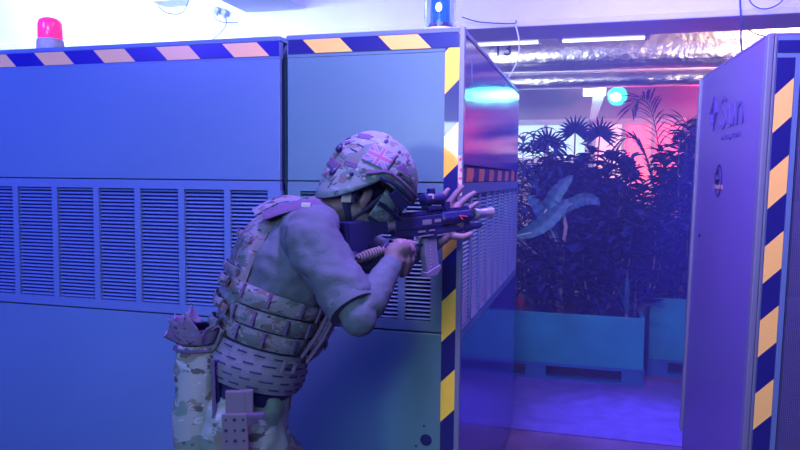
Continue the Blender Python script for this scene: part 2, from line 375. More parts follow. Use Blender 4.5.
sep = [-2.113-.196*k for k in range(0, 4)][::-1] + [-1.913, -1.721, -1.525, -1.328]
cols = [(-2.92, .04)]+[(s, .026) for s in sep]+[(-1.133, .055)]
cab = thing('striped_cabinet', (-1.95, Y0+.9, 0), 'long grey louvred cabinet carrying the red beacon, pinkish striped tape on top', 'cabinet')
cabinet_front(cab, -2.95, -1.108, cols)
mb = MB(); mb.box((-2.945, Y0+.06, .01), (-1.112, 4.11, 1.985)); mb.build('cabinet_body', M['frame'], cab)
mb = MB(); mb.box((-2.95, Y0-.004, 1.986), (-1.108, 4.12, 2.004)); mb.build('top_panel', M['frame'], cab, bevel=.003)
MB().box((-2.95, Y0-.0035, 1.934), (-1.112, Y0-.0012, 1.985)).build('hazard_tape', T_top, cab)
cab = thing('striped_cabinet', (-.76, Y0+.9, 0), 'tall grey corner cabinet edged in yellow and black tape, blue beacon on top', 'cabinet')
cabinet_front(cab, -1.083, -.442, [(-1.055, .05), (-.84, .026), (-.645, .026), (-.497, .085)], 'paint2', 'frame2')
mb = MB(); mb.box((-1.083, Y0+.06, .01), (-.475, 4.10, 1.985)); mb.build('cabinet_body', M['frame'], cab)
mb = MB(); mb.box((-1.083, Y0-.004, 1.986), (-.437, 4.12, 2.004)); mb.build('top_panel', M['frame'], cab, bevel=.003)
MB().box((-1.075, Y0-.0035, 1.938), (-.450, Y0-.0012, 1.986)).build('hazard_tape', T_mid, cab)
MB().box((-.498, Y0-.0035, .03), (-.449, Y0-.0012, 1.936)).build('hazard_tape', T_ver, cab)
MB().box((-.449, Y0-.006, .01), (-.432, Y0+.02, 2.006), .002).build('corner_edge', M['edge'], cab)
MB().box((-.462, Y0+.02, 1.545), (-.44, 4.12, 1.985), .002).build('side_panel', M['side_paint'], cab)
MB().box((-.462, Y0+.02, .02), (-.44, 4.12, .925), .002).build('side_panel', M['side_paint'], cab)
MB().box((-.46, Y0+.03, .93), (-.452, 4.11, 1.49)).build('backing_panel', M['dark'], cab)
MB().box((-.44, Y0+.03, 1.485), (-.4375, 4.115, 1.535)).build('hazard_tape', T_side, cab)
mb = MB(); mb.box((-.462, Y0+.02, 1.440), (-.438, 4.12, 1.482)); mb.box((-.462, Y0+.02, .928), (-.438, 4.12, .965))
ys = [Y0+.04+(1.76)*k/9 for k in range(10)]
for y in ys: mb.box((-.462, y-.014, .96), (-.438, y+.014, 1.445))
mb.build('louvre_frame', M['frame'], cab)
for k in range(9):
    mb = MB(); grille(mb, Vector((-.441, ys[k]+.014, 0)), Vector((0, 1, 0)), ys[k+1]-ys[k]-.028, .966, 1.441, 31, Vector((1, 0, 0)))
    mb.build('louvre_grille', M['side_louvre'], cab)
p = on(426, 440, 1, Y0)
MB().cyl((p.x, Y0-.001, p.z), (p.x, Y0+.002, p.z), .021, 24).build('cable_hole', M['black'], cab)
for q in ((424, 426), (416, 446)):
    p = on(*q, 1, Y0); MB().cyl((p.x, Y0-.001, p.z), (p.x, Y0+.002, p.z), .004, 10).build('screw', M['black'], cab)
# torn sticker remains on the corner edge
st = mat('torn_sticker_paper', (.6, .6, .65), .6); nt = st.node_tree
tc = nt.nodes.new('ShaderNodeTexCoord'); n = nt.nodes.new('ShaderNodeTexNoise'); n.inputs['Scale'].default_value = 60
rp = nt.nodes.new('ShaderNodeValToRGB'); rp.color_ramp.interpolation = 'CONSTANT'; rp.color_ramp.elements[0].color = (.55, .58, .62, 1); rp.color_ramp.elements[1].position = .54; rp.color_ramp.elements[1].color = (.75, .05, .10, 1)
nt.links.new(tc.outputs['Object'], n.inputs['Vector']); nt.links.new(n.outputs['Fac'], rp.inputs['Fac']); nt.links.new(rp.outputs[0], nt.nodes['Principled BSDF'].inputs['Base Color'])
mb = MB(); random.seed(4)
pts = []
for k in range(9): pts.append((-.447+random.uniform(-.001, .002), Y0-.0068, 1.575-.017*k))
for k in range(9)[::-1]: pts.append((-.433-random.uniform(0, .003), Y0-.0068, 1.575-.017*k))
mb.prism(pts, (0, -.0012, 0)); mb.build('torn_sticker', st, cab)
# faint ventilation tag on the side panel
MB().box((-.4402, 2.50, 1.84), (-.4385, 2.515, 1.93)).build('door_handle', M['frame'], cab)

# tall rack at the right
nc = Vector((.560, 2.650, 0)); fc = Vector((.493, 3.690, 0)); sd = (fc-nc).normalized(); fd = Vector((sd.y, -sd.x, 0)); L = (fc-nc).length; RH = 1.995; RW = .80
def rp_(a, b, z): return nc + fd*a + sd*b + Vector((0, 0, z))
def rbox(mb, a0, a1, b0, b1, z0_, z1_, bev=0):
    return mb.obox(rp_((a0+a1)/2, (b0+b1)/2, (z0_+z1_)/2), fd*(a1-a0)/2, sd*(b1-b0)/2, Vector((0, 0, (z1_-z0_)/2)), bev)
rack = thing('server_rack', rp_(RW/2, L/2, 0), 'tall violet grey rack with mesh door and orange striped edge in the foreground', 'rack')
mb = MB(); rbox(mb, 0, .02, .03, L-.01, .05, RH-.005, .004); mb.build('side_panel', M['rackside'], rack)
mb = MB(); rbox(mb, -.012, .006, L-.012, L+.02, .228, RH-.01, .003); mb.build('rear_door_edge', M['edge'], rack)
mb = MB(); rbox(mb, .05, RW, L-.04, L-.015, .05, RH-.02); mb.build('rear_panel', M['rackside'], rack)
mb = MB(); rbox(mb, 0, RW, 0, L, RH-.004, RH+.006, .003); mb.build('top_panel', M['rackside'], rack)
mb = MB(); rbox(mb, 0, RW, .05, L-.02, .0, .05); mb.build('plinth', M['dark'], rack)
mb = MB()
rbox(mb, -.004, .016, -.006, .03, .02, RH, .004); rbox(mb, .018, .026, -.004, .03, .02, RH-.004, .002)
mb.build('corner_edge', M['edge'], rack)
mb = MB(); rbox(mb, .026, RW, .0, .02, RH-.075, RH-.004); rbox(mb, .026, .090, .0, .02, .02, RH-.075); rbox(mb, .090, .104, -.004, .022, .02, RH-.075); rbox(mb, RW-.06, RW, 0, .02, .02, RH-.075); rbox(mb, .104, RW-.06, -.004, .02, RH-.10, RH-.075); rbox(mb, .104, RW-.06, -.004, .02, .02, .09)
mb.build('door_frame', M['frame'], rack)
vx = (fd.x*0+0, 0, 0)
T_r = tape_mat('rack_hazard_tape', (-fd.x, -fd.y, 1), fd.dot(nc)+.04+.1363-.025-(on(768, 96, 1, nc.y).z), (.95, .66, .15), (.010, .012, .15), .257)
mb = MB(); rbox(mb, .030, .086, -.0025, 0, .03, RH-.078); mb.mi = 1; rbox(mb, .030, RW-.02, -.0035, 0, RH-.060, RH-.02); mb.build('hazard_tape', [T_r, mat('black_tape', (.010, .012, .15), .3)], rack)
# perforated mesh door: fine grid of holes
pm = mat('perforated_steel', (.13, .13, .36), .4, metal=.3); nt = pm.node_tree; bs = nt.nodes['Principled BSDF']
tc = nt.nodes.new('ShaderNodeTexCoord'); mp = nt.nodes.new('ShaderNodeMapping'); mp.inputs['Rotation'].default_value = (0, 0, -math.atan2(fd.y, fd.x)); nt.links.new(tc.outputs['Object'], mp.inputs['Vector'])
vo = nt.nodes.new('ShaderNodeTexVoronoi'); vo.inputs['Scale'].default_value = 165; vo.inputs['Randomness'].default_value = 0
cx = nt.nodes.new('ShaderNodeSeparateXYZ'); cb = nt.nodes.new('ShaderNodeCombineXYZ'); nt.links.new(mp.outputs[0], cx.inputs[0]); nt.links.new(cx.outputs[0], cb.inputs[0]); nt.links.new(cx.outputs[2], cb.inputs[1])
nt.links.new(cb.outputs[0], vo.inputs['Vector']); vo.voronoi_dimensions = '2D'
lt = nt.nodes.new('ShaderNodeMath'); lt.operation = 'GREATER_THAN'; lt.inputs[1].default_value = .33; nt.links.new(vo.outputs['Distance'], lt.inputs[0]); nt.links.new(lt.outputs[0], bs.inputs['Alpha'])
mb = MB(); rbox(mb, .104, RW-.06, .006, .008, .09, RH-.10); mb.build('mesh_door', pm, rack)
mb = MB()
for z in (.40, .78, 1.16, 1.52): rbox(mb, .06, RW-.05, .25, .92, z-.10, z+.10, .004)
o = mb.build('equipment', M['dark'], rack)
mb = MB(); rbox(mb, .10, .115, .12, .15, .06, RH-.05); rbox(mb, .60, .615, .12, .15, .06, RH-.05); mb.build('mounting_rail', M['frame'], rack)
# raised lettering and badge on the side
sx = -sd  # text runs from the rear towards the front edge as seen
def side_mat(pos, sc=1): # columns: text x -> -sd ; text y -> z ; normal -> -fd
    return Matrix(((-sd.x*sc, 0, -fd.x, pos.x), (-sd.y*sc, 0, -fd.y, pos.y), (0, 1, 0, pos.z), (0, 0, 0, 1)))
def on_side(px, py):
    v = ray(px, py); t = fd.dot(nc-CAM)/fd.dot(v); return CAM+v*t
pc = on_side(733, 112)
text('raised_lettering', 'Sun', .20, M['racktext'], side_mat(pc-fd*.001, 1.35), rack, .003)
pc = on_side(732, 136)
text('raised_lettering', 'microsystems', .036, M['racktext'], side_mat(pc-fd*.001, 1.5), rack, .002)
mb = MB(); pc = on_side(715, 114)
for S_ in (.060, .041, .022):
    q = [pc-fd*.0015+sd*S_*1.25*x+V(0, 0, S_*1.3*z) for x, z in ((1, 0), (0, 1), (-1, 0), (0, -1))]
    for i in range(4): mb.beam(q[i], q[(i+1) % 4], .003, .006, up=fd)
mb.build('diamond_logo', M['racktext'], rack)
pc = on_side(721, 181)
mb = MB(); mb.tube([pc-fd*.003+sd*(.055*math.cos(a*PI/16))+Vector((0, 0, .066*math.sin(a*PI/16))) for a in range(33)], .0035, 6, flat=.5)
mb.build('oval_badge', M['black'], rack)
mb = MB(); mb.obox(pc-fd*.002-V(0, 0, .028), sd*.072, fd*.0015, V(0, 0, .009)); mb.build('badge_band', mat('pale_badge_print', (.45, .30, .34), .5), rack)
mb = MB(); mb.tube([pc-fd*.003+sd*.01+V(0, 0, .05), pc-fd*.003+sd*.022+V(0, 0, .02), pc-fd*.003-sd*.005+V(0, 0, 0), pc-fd*.003+sd*.008-V(0, 0, .018)], [.005, .012, .014, .006], 8); mb.build('badge_figure', M['black'], rack)
p = on_side(703, 236)
MB().ell(p-fd*.003, sd*.012, V(0, 0, .009), fd*.006).build('latch', M['black'], rack)

tilt = R_(1.0)                     # the rack leans a little on its worn castors
rack.rotation_mode = 'QUATERNION'; rack.rotation_quaternion = Matrix.Rotation(tilt, 3, -sd).to_quaternion() if (Matrix.Rotation(tilt, 3, -sd) @ Vector((0, 0, 1))).dot(fd) > 0 else Matrix.Rotation(tilt, 3, sd).to_quaternion()
rack.location = rack.location - fd*RH*math.sin(tilt) + Vector((0, 0, -.004))
# ---------------------------------------------------------------- beacons on the cabinets
p = on(50.5, 47, 1, 2.40)
r = thing('warning_beacon', (p.x, 2.40, 2.004), 'red beacon on a grey base on top of the long striped cabinet', 'beacon', None)
MB().lathe((p.x, 2.40, 2.004), [(.052, 0), (.054, .006), (.052, .045), (.048, .05)], 28).build('base', M['grey'], r, smooth=True)
MB().lathe((p.x, 2.40, 2.055), [(.046, 0), (.048, .004), (.047, .06), (.042, .076), (.030, .084), (.0, .087)], 28).build('lens', M['redlamp'], r, smooth=True)
p = on(440, 26, 1, 2.40)
r = thing('warning_beacon', (p.x, 2.40, 2.004), 'blue beacon under a clear dome on the corner cabinet', 'beacon', None)
MB().lathe((p.x, 2.40, 2.004), [(.057, 0), (.058, .004), (.055, .012)], 28).build('base', M['grey'], r, smooth=True)
MB().lathe((p.x, 2.40, 2.016), [(.055, 0), (.055, .13), (.045, .155), (.025, .165), (0, .168), (0, .163), (.024, .160), (.042, .150), (.051, .13), (.051, 0)], 28).build('dome', M['glass'], r, smooth=True)
MB().lathe((p.x, 2.40, 2.018), [(.030, 0), (.034, .01), (.034, .12), (.02, .14), (0, .145)], 20).build('inner_lamp', M['bluecore'], r, smooth=True)
MB().lathe((p.x, 2.40, 2.017), [(.040, 0), (.042, .008), (.036, .020)], 20).build('inner_ring', M['edge'], r, smooth=True)
MB().ell((p.x+.002, 2.368, 2.085), V(.011, 0, 0), V(0, .006, 0), V(0, 0, .016)).build('bulb', M['whitelamp'], r, smooth=True)

# ---------------------------------------------------------------- cables and fixtures overhead
def cable(name, pts, rad, m, label, cat='cable', group=None):
    pts = [Vector(p) for p in pts]; out = []
    for i in range(len(pts)-1):
        p0, p1, p2, p3 = pts[max(i-1, 0)], pts[i], pts[i+1], pts[min(i+2, len(pts)-1)]
        for k in range(6):
            t = k/6; out.append(.5*((2*p1)+(p2-p0)*t+(2*p0-5*p1+4*p2-p3)*t*t+(3*p1-p0-3*p2+p3)*t**3))
    out.append(pts[-1]); mb = MB(); mb.tube(out, rad, 6); o = mb.build(name, m, smooth='full'); return tag(settle(o), label, cat, group)
A = lambda x, y, yy=4.93: on(x, y, 1, yy)
cable('cable', [A(154, -8), A(160, 8), A(172, 14), A(184, 11), A(190, -6)], .004, M['wire'], 'dark cable looping down in a U from the small box')
cable('cable', [A(226, 17), A(226, 24), A(223, 30), A(216, 37), A(208, 43)], .004, M['wire'], 'dark cable curving from the pair of sockets down behind the cabinet')
cable('cable', [A(214, 12), A(215, 18), A(222, 22), A(238, 22.5)], .0035, M['wire'], 'short thin cable curling under the pair of sockets')
cable('cable', [A(192, -5), A(193, 15), A(198, 30), A(204, 42)], .003, M['wwire'], 'pale thin wire dropping behind the cabinet left of the sockets')
for q, lab in (((219, 11), 'larger grey plug with a red spot on the beam'), ((226.5, 13.5), 'smaller grey plug on the beam with a cable below')):
    p = A(*q, 4.99); r = thing('cable_plug', (p.x, p.y, p.z-.03), lab, 'plug')
    MB().lathe((p.x, 5.0, p.z), [(.022, 0), (.028, .02), (.028, .05), (.02, .06)], 16, (0, -1, 0)).build('plug_body', M['plug'], r, smooth=True)
    MB().cyl((p.x, 4.95, p.z), (p.x+.002, 4.95, p.z-.045), .010, 10).build('plug_tail', M['plug'], r)
p = A(169, 0, 4.9); mb = MB(); mb.box((p.x-.10, 4.80, p.z-.03), (p.x+.10, 5.0, p.z+.12), .01)
tag(settle(mb.build('junction_box', M['grey'])), 'small grey box fixed on the bright beam above the looping cable', 'box')
p0, p1 = on(0, 44, 1, 4.5), on(36, 41, 1, 4.5)
cable('cable', [(p0.x-.5, 4.5, p0.z+.02), p0, on(15, 43, 1, 4.5), p1, (p1.x+.15, 4.5, p1.z-.03)], .006, M['wwire'], 'pale cable sagging beside the red beacon')
cable('cable', [on(515, 23, 1, 4.975), on(519, 40, 1, 4.9), on(518, 58, 1, 4.9), on(511, 74, 1, 4.9), on(506, 80, 1, 4.9)], .005, M['wwire'], 'white cable hanging in a bow behind the corner cabinet')
cable('cable', [on(462, 17, 1, 4.9), on(480, 22, 1, 4.9), on(513, 23.5, 1, 4.9), on(516, 20, 1, 4.9)], .004, M['wire'], 'thin cable clipped along the beam above the corner cabinet')
p = on(740, -12, 1, 4.9)
cable('cable', [on(739, -20, 1, 4.9), on(741, 20, 1, 4.9), on(741, 40, 1, 4.9), on(742, 56, 1, 4.9)], .006, M['wire'], 'dark cable hanging straight down in front of the foil duct')
cable('cable', [on(746, -10, 1, 4.9), on(752, 4, 1, 4.9), on(765, 9, 1, 4.9), on(780, 3, 1, 4.9), on(788, -10, 1, 4.9)], .004, M['wire'], 'dark wire loop hanging over the beam beside the rack')
cable('cable', [on(745, 26, 1, 5.4), on(752, 32, 1, 5.4), on(764, 36, 1, 5.4), on(772, 34, 1, 5.4)], .005, M['wire'], 'short cable drooping below the beam just behind the rack')

# ---------------------------------------------------------------- planters
def crate(x0, x1, y0, y1, z0_, z1_, label):
    r = thing('planter_crate', ((x0+x1)/2, (y0+y1)/2, 0), label, 'planter', 'teal planters')
    mb = MB(); t = .025
    for k in range(1): mb.box((x0, y0, z0_), (x1, y0+t, z1_), .004)
    mb.build('front_board', M['teal'], r)
    mb = MB(); mb.box((x0, y0+t, z0_), (x0+t, y1, z1_)); mb.box((x1-t, y0+t, z0_), (x1, y1, z1_)); mb.box((x0+t, y1-t, z0_), (x1-t, y1, z1_)); mb.box((x0+t, y0+t, z0_), (x1-t, y1-t, z0_+.02)); mb.build('crate_box', M['teal'], r)
    mb = MB(); mb.sheet(lambda u, v: Vector((x0+t+(x1-x0-2*t)*u, y0+t+(y1-y0-2*t)*v, z1_-.05+.02*noise.noise(Vector((u*6, v*6, 1))))), 20, 10); mb.build('soil', M['soil'], r)
    mb = MB(); mb.box((x0-.01, y0, 0), (x1+.01, y0+.09, .02)); mb.box((x0-.01, y1-.09, 0), (x1+.01, y1, .02)); mb.box((x0-.01, y0, z0_-.022), (x1+.01, y1, z0_))
    for fx in (0, .5, 1):
        xc = x0+.07+(x1-x0-.14)*fx
        mb.box((xc-.075, y0+.005, .02), (xc+.075, y1-.005, z0_-.022))
    mb.build('pallet', mat('teal_pallet', (.01, .09, .28), .7, var=.2, vscale=5), r)
    return r
crate(-1.15, .372, 5.17, 6.05, .13, .505, 'long teal planter crate on a pallet nearest the corner cabinet')
crate(.43, 1.75, 5.53, 6.4, .13, .60, 'teal planter crate on a pallet half hidden by the rack')

hz = bpy.data.materials.new('blue_veil_haze'); hz.use_nodes = True; nt = hz.node_tree; nt.nodes.remove(nt.nodes['Principled BSDF'])  # haze volume added to lift the dark parts with a blue veil
vs = nt.nodes.new('ShaderNodeVolumeScatter'); vs.inputs['Color'].default_value = (.22, .26, 1, 1); vs.inputs['Density'].default_value = .10; vs.inputs['Anisotropy'].default_value = .2
nt.links.new(vs.outputs[0], nt.nodes['Material Output'].inputs['Volume'])
mb = MB(); mb.box((-5.9, 2.0, .01), (4.4, 7.9, 3.1)); o = mb.build('haze', hz); tag(o, 'added blue haze volume giving the aisle and its darks a blue veil', 'haze', kind='stuff')
# ---------------------------------------------------------------- plants
def leaf(mb, p, d, ln, wd, droop, up=Vector((0, 0, 1)), n=4, fold=.25):
    d = d.normalized(); side = d.cross(up)
    if side.length < .05: side = d.cross(Vector((1, 0, 0)))
    side.normalize(); pts = []; q = p.copy(); dd = d.copy()
    prev = None
    for i in range(n+1):
        t = i/n; w_ = wd*math.sin(PI*min(1, .06+t*.94))**.8 if i < n else 0
        nrm = side.cross(dd).normalized()
        a = mb.bm.verts.new(q-side*w_/2+nrm*w_*fold); b = mb.bm.verts.new(q); c = mb.bm.verts.new(q+side*w_/2+nrm*w_*fold)
        if prev: mb.face([prev[0], a, b, prev[1]]); mb.face([prev[1], b, c, prev[2]])
        prev = (a, b, c); q = q+dd*ln/n; dd = (dd+Vector((0, 0, -droop/n))).normalized()
def stemline(p, q, bow, n=6):
    p = Vector(p); q = Vector(q); o = []
    for i in range(n+1):
        t = i/n; o.append(p.lerp(q, t)+Vector(bow)*math.sin(PI*t))
    return o
def bush(label, base, top, rad, nst, nl, ln, wd, droop, m, seed, ztop=None, cat='plant', low=.05):
    """several stems from base to a crown, leaves all along"""
    random.seed(seed); base = Vector(base); r = thing('potted_plant' if False else 'leafy_plant', base, label, cat, 'plants in the teal planters')
    sm = MB(); lm = MB()
    for s in range(nst):
        a = random.uniform(0, 2*PI); k = rad*math.sqrt(random.random())
        h = top-base.z; tip = base+Vector((math.cos(a)*k, math.sin(a)*k*.6, h*random.uniform(.72, 1)))
        ln_ = stemline(base+Vector((math.cos(a)*.05, math.sin(a)*.05, 0)), tip, (math.cos(a)*k*.3, math.sin(a)*k*.2, 0), 8)
        sm.tube(ln_, [.010-.0009*i for i in range(9)], 5)
        for j in range(int(nl*1.9)):
            t = low+(1-low)*random.random()**.8; i = min(7, int(t*8)); p = ln_[i].lerp(ln_[i+1], t*8-i)
            b = random.uniform(0, 2*PI); d = Vector((math.cos(b), math.sin(b), random.uniform(-.2, .9)))
            leaf(lm, p, d, ln*random.uniform(.7, 1.25), wd*1.25*random.uniform(.7, 1.2), droop*random.uniform(.6, 1.4), n=4)
    sm.build('stem', M['stem'], r, smooth='full'); lm.build('foliage', m, r, recalc=False)
    return r
def fan_palm(label, base, hts, m, seed, rl=.30, spread=.35):
    random.seed(seed); base = Vector(base); r = thing('fan_palm', base, label, 'palm', 'plants in the teal planters'); sm = MB(); lm = MB()
    for (dx, dy, h, tilt) in hts:
        tip = base+Vector((dx, dy, h)); sm.tube(stemline(base, tip, (dx*.2, 0, 0)), .007, 5)
        c = Vector((dx*.8+.01, dy-.35, tilt)).normalized()
        ax1 = c.cross(Vector((0, 1, .2))).normalized(); ax2 = Vector((c.x*.3, -.5, 1)).normalized()
        ax1 = Vector((1, 0, 0))
        for k in range(19):
            a = R_(-35+250*k/18); d = ax1*math.cos(a)+ax2*math.sin(a)
            leaf(lm, tip, d, rl*random.uniform(.85, 1.1), .022, .35, up=Vector((0, -1, .1)), n=4, fold=.5)
    sm.build('stem', M['stem'], r, smooth='full'); lm.build('foliage', m, r, recalc=False); return r
def feather_palm(label, base, fr, m, seed):
    random.seed(seed); base = Vector(base); r = thing('feather_palm', base, label, 'palm', 'plants in the teal planters'); sm = MB(); lm = MB()
    for (dx, dy, h, reach, dr) in fr:
        mid = base+Vector((dx*.45, dy*.4, h)); tip = base+Vector((dx*reach, dy, h-dr))
        pts = []
        for i in range(17):
            t = i/16; pts.append((1-t)**2*base+2*t*(1-t)*(mid+Vector((0, 0, h*.25)))+t*t*tip)
        sm.tube(pts, [.009-.0004*i for i in range(17)], 5)
        for i in range(5, 16):
            for hh in (0, .5):
                p = pts[i].lerp(pts[min(16, i+1)], hh); t = (pts[min(16, i+1)]-pts[i-1]).normalized()
                sdv = t.cross(Vector((0, 0, 1))).normalized()
                for s in (-1, 1):
                    leaf(lm, p, t*.75+sdv*s*.9+Vector((0, 0, random.uniform(-.15, .2))), .26*(1.15-abs(i-10)/12), .016, .7, n=4, fold=.3)
    sm.build('stem', M['stem'], r, smooth='full'); lm.build('foliage', m, r, recalc=False); return r
S1, S2 = .47, .56
def bx(px, y, z): return (on(px, 300, 1, y).x, y, z)
bush('tall narrow leaved shrub beside the corner cabinet', bx(522, 5.75, S1), 1.93, .24, 14, 34, .20, .030, 1.3, M['leaf3'], 1)
bush('dense dark shrub between the broad leaves and the fan palms', bx(560, 5.85, S1), 1.76, .30, 16, 42, .13, .05, .6, M['leaf'], 2)
bush('dense dark shrub below the cyan lamp', bx(600, 5.80, S1), 1.76, .27, 16, 42, .13, .05, .6, M['leaf'], 3)
bush('sparser dark shrub in front of the red glow', bx(638, 5.85, S1), 1.52, .24, 12, 34, .11, .045, .6, M['leaf'], 5)
bush('bushy dark plant in the crate next to the rack', bx(672, 6.05, S2), 1.90, .26, 14, 40, .12, .045, .7, M['leaf'], 6)
bush('tall dark shrub rising right behind the rack', bx(705, 5.95, S2), 2.12, .28, 14, 40, .14, .04, .8, M['leaf'], 7)
bush('low dark undergrowth shrub filling the long crate beside the cabinet', bx(540, 5.45, S1), 1.15, .25, 12, 30, .14, .05, .7, M['leaf'], 8, low=.0)
bush('low dark undergrowth shrub at the middle of the long crate', bx(598, 5.42, S1), 1.20, .26, 12, 34, .13, .05, .7, M['leaf'], 9, low=.0)
bush('low fine leaved shrub at the front of the half hidden crate', bx(676, 5.78, S2), 1.25, .24, 12, 34, .12, .035, .8, M['leaf'], 10, low=.0)
bush('low dark shrub at the near end of the long crate', bx(636, 5.50, S1), 1.30, .2, 10, 34, .12, .045, .7, M['leaf'], 11, low=.1)
fan_palm('fan palm with spiky round fronds against the bright window', bx(568, 6.0, S1), [(.02, .05, 1.42, .4), (.22, 0, 1.39, .3), (-.20, .05, 1.32, .5)], M['leaf3'], 12, .17)
feather_palm('feathery palm arching in front of the red window', bx(668, 6.25, S2), [(-.50, .1, 1.45, 1.0, .35), (-.30, -.2, 1.60, 1.2, .10), (.30, .1, 1.55, 1.1, .3), (.05, -.3, 1.5, 2, .25), (-.65, .0, 1.2, 1.0, .45), (.5, -.1, 1.3, 1.0, .4)], M['leaf3'], 13)
# broad leaved plant with two great pale leaves
base = Vector(bx(560, 5.40, S1)); r = thing('banana_plant', base, 'broad leaved plant with great pale paddle leaves beside the corner cabinet', 'plant')
sm = MB(); lm = MB()
def paddle(p0, pm, p1, wd, seed, twist=Vector((0, -1, .3))):
    p0, pm, p1 = Vector(p0), Vector(pm), Vector(p1); n = 22; rows = []
    for i in range(n+1):
        t = i/n; c = (1-t)**2*p0+2*t*(1-t)*pm+t*t*p1; tg = (2*(1-t)*(pm-p0)+2*t*(p1-pm)).normalized()
        s = tg.cross(twist).normalized(); nn = s.cross(tg).normalized(); w_ = wd*(math.sin(PI*min(1, .04+t*.96))**.55)*(1 if i < n else 0)
        rows.append([lm.bm.verts.new(c+s*w_*k/3/2+nn*(abs(k)/3*w_*.18+.012*math.sin(i*1.9+seed)*abs(k)/3)) for k in range(-3, 4)])
    for i in range(n):
        for k in range(6): lm.face([rows[i][k], rows[i+1][k], rows[i+1][k+1], rows[i][k+1]])
    sm.tube([p0, (p0+pm)/2*.5+(p0+pm)/2*.5], .008, 6)
def ba(px, py, y=5.3): return on(px, py, 1, y)
paddle(ba(541, 222, 5.35), ba(552, 196, 5.25), ba(573, 175, 5.3), .11, 0)
paddle(ba(516, 236, 5.3), ba(548, 230, 5.2), ba(569, 198, 5.3), .12, 1)
paddle(ba(560, 215, 5.45), ba(585, 190, 5.4), ba(600, 205, 5.4), .10, 2)
paddle(ba(560, 250, 5.35), ba(540, 205, 5.3), ba(527, 196, 5.3), .09, 3)
sm.tube([base, ba(561, 260, 5.38), ba(566, 226, 5.36), ba(560, 200, 5.36)], [.022, .018, .015, .010], 8)
sm.tube([base+V(.02, 0, 0), ba(556, 270, 5.38), ba(541, 222, 5.35)], [.018, .014, .008], 8)
sm.tube([base, ba(545, 262, 5.36), ba(517, 236, 5.3)], [.016, .010, .007], 8)
sm.build('stem', mat('pale_banana_stem', (.28, .26, .24), .6), r, smooth='full'); lm.build('foliage', M['leaf2'], r, smooth='full', recalc=False)
# strappy young plant and a red leaved one at the crate's front edge
def strap(label, px, y, leaves, m, seed, wd=.035):
    random.seed(seed); base = Vector(bx(px, y, S1)); r = thing('strap_leaved_plant', base, label, 'plant'); lm = MB(); sm = MB(); sm.tube([base-V(0, 0, .02), base+V(0, 0, .05)], .012, 8)
    for (a, e, l, dr) in leaves: leaf(lm, base+V(0, 0, .02), Vector((math.cos(R_(a))*math.cos(R_(e)), -abs(math.sin(R_(a)))*math.cos(R_(e)), math.sin(R_(e)))), l, wd, dr, n=8)
    sm.build('stem', M['stem'], r); lm.build('foliage', m, r, smooth='full', recalc=False)
strap('small strap leaved plant drooping at the corner of the long crate', 627, 5.24, [(95, 80, .36, .3), (170, 60, .30, .9), (10, 50, .32, 1.4), (40, 65, .28, 1.2), (150, 75, .25, .6)], M['leaf2'], 3)
strap('small red leaved plant at the crate end by the corner cabinet', 521, 5.24, [(90, 75, .16, .3), (170, 60, .13, .6), (20, 60, .12, .6)], M['redleaf'], 4, .05)
# ---------------------------------------------------------------- the person
def solve_at(px, py, d): return at(px, py, d)
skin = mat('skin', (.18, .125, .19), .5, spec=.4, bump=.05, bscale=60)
shirt = mat('grey_shirt_cloth', (.095, .12, .205), .85, spec=.2, bump=.12, bscale=120, var=.06, vscale=9)
sleevem = mat('slate_arm_sleeve', (.09, .12, .20), .8, spec=.2, bump=.06, bscale=160)
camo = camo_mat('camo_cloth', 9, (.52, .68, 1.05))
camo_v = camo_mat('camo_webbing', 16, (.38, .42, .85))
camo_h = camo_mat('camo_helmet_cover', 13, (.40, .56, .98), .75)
beltm = mat('grey_tan_webbing', (.15, .155, .27), .85, spec=.2, bump=.2, bscale=150)
purple = mat('purple_brown_webbing', (.11, .08, .21), .85, spec=.2, bump=.2, bscale=120)
navy = mat('dark_navy_strap', (.015, .022, .11), .7)
holst = mat('brown_holster_plate', (.15, .13, .24), .55)
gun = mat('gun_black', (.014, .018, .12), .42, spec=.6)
gunm = mat('pale_gunmetal', (.40, .40, .50), .35, metal=.6)
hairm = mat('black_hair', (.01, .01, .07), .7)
bootm = mat('tan_boot_leather', (.22, .17, .14), .7)

FD = (math.cos(R_(20))*r0+math.sin(R_(20))*f0).normalized()      # where the chest faces
RD = (math.sin(R_(20))*r0-math.cos(R_(20))*f0).normalized()      # the person's right, towards the camera
person = thing('person', on(262, 440, 2, 0) if False else Vector((at(258, 430, 1.98).x, at(258, 430, 1.98).y, 0)),
               'person in camouflage helmet and plate carrier aiming a rifle past the striped corner', 'person')
SP = [(240, 415, 2.0), (250, 378, 2.0), (258, 345, 2.0), (273, 298, 2.0), (287, 262, 2.01), (301, 234, 2.02), (322, 214, 2.03)]
SPV = [at(*p) for p in SP]
SA = [.118, .112, .108, .120, .124, .105, .060]      # half depth front to back
SB = [.155, .145, .140, .155, .165, .150, .085]      # half width
def spine(t):
    t = max(0, min(len(SP)-1.001, t)); i = int(t); f = t-i
    c = SPV[i].lerp(SPV[i+1], f)
    j0, j1 = max(0, i-1), min(len(SP)-1, i+2)
    tg = ((SPV[i+1]-SPV[i])*(1) + (SPV[j1]-SPV[j0])*.5).normalized()
    A_ = (FD-tg*FD.dot(tg)).normalized(); B_ = (RD-tg*RD.dot(tg)); B_ = (B_-A_*B_.dot(A_)).normalized()
    return c, A_, B_, tg, SA[i]*(1-f)+SA[i+1]*f, SB[i]*(1-f)+SB[i+1]*f
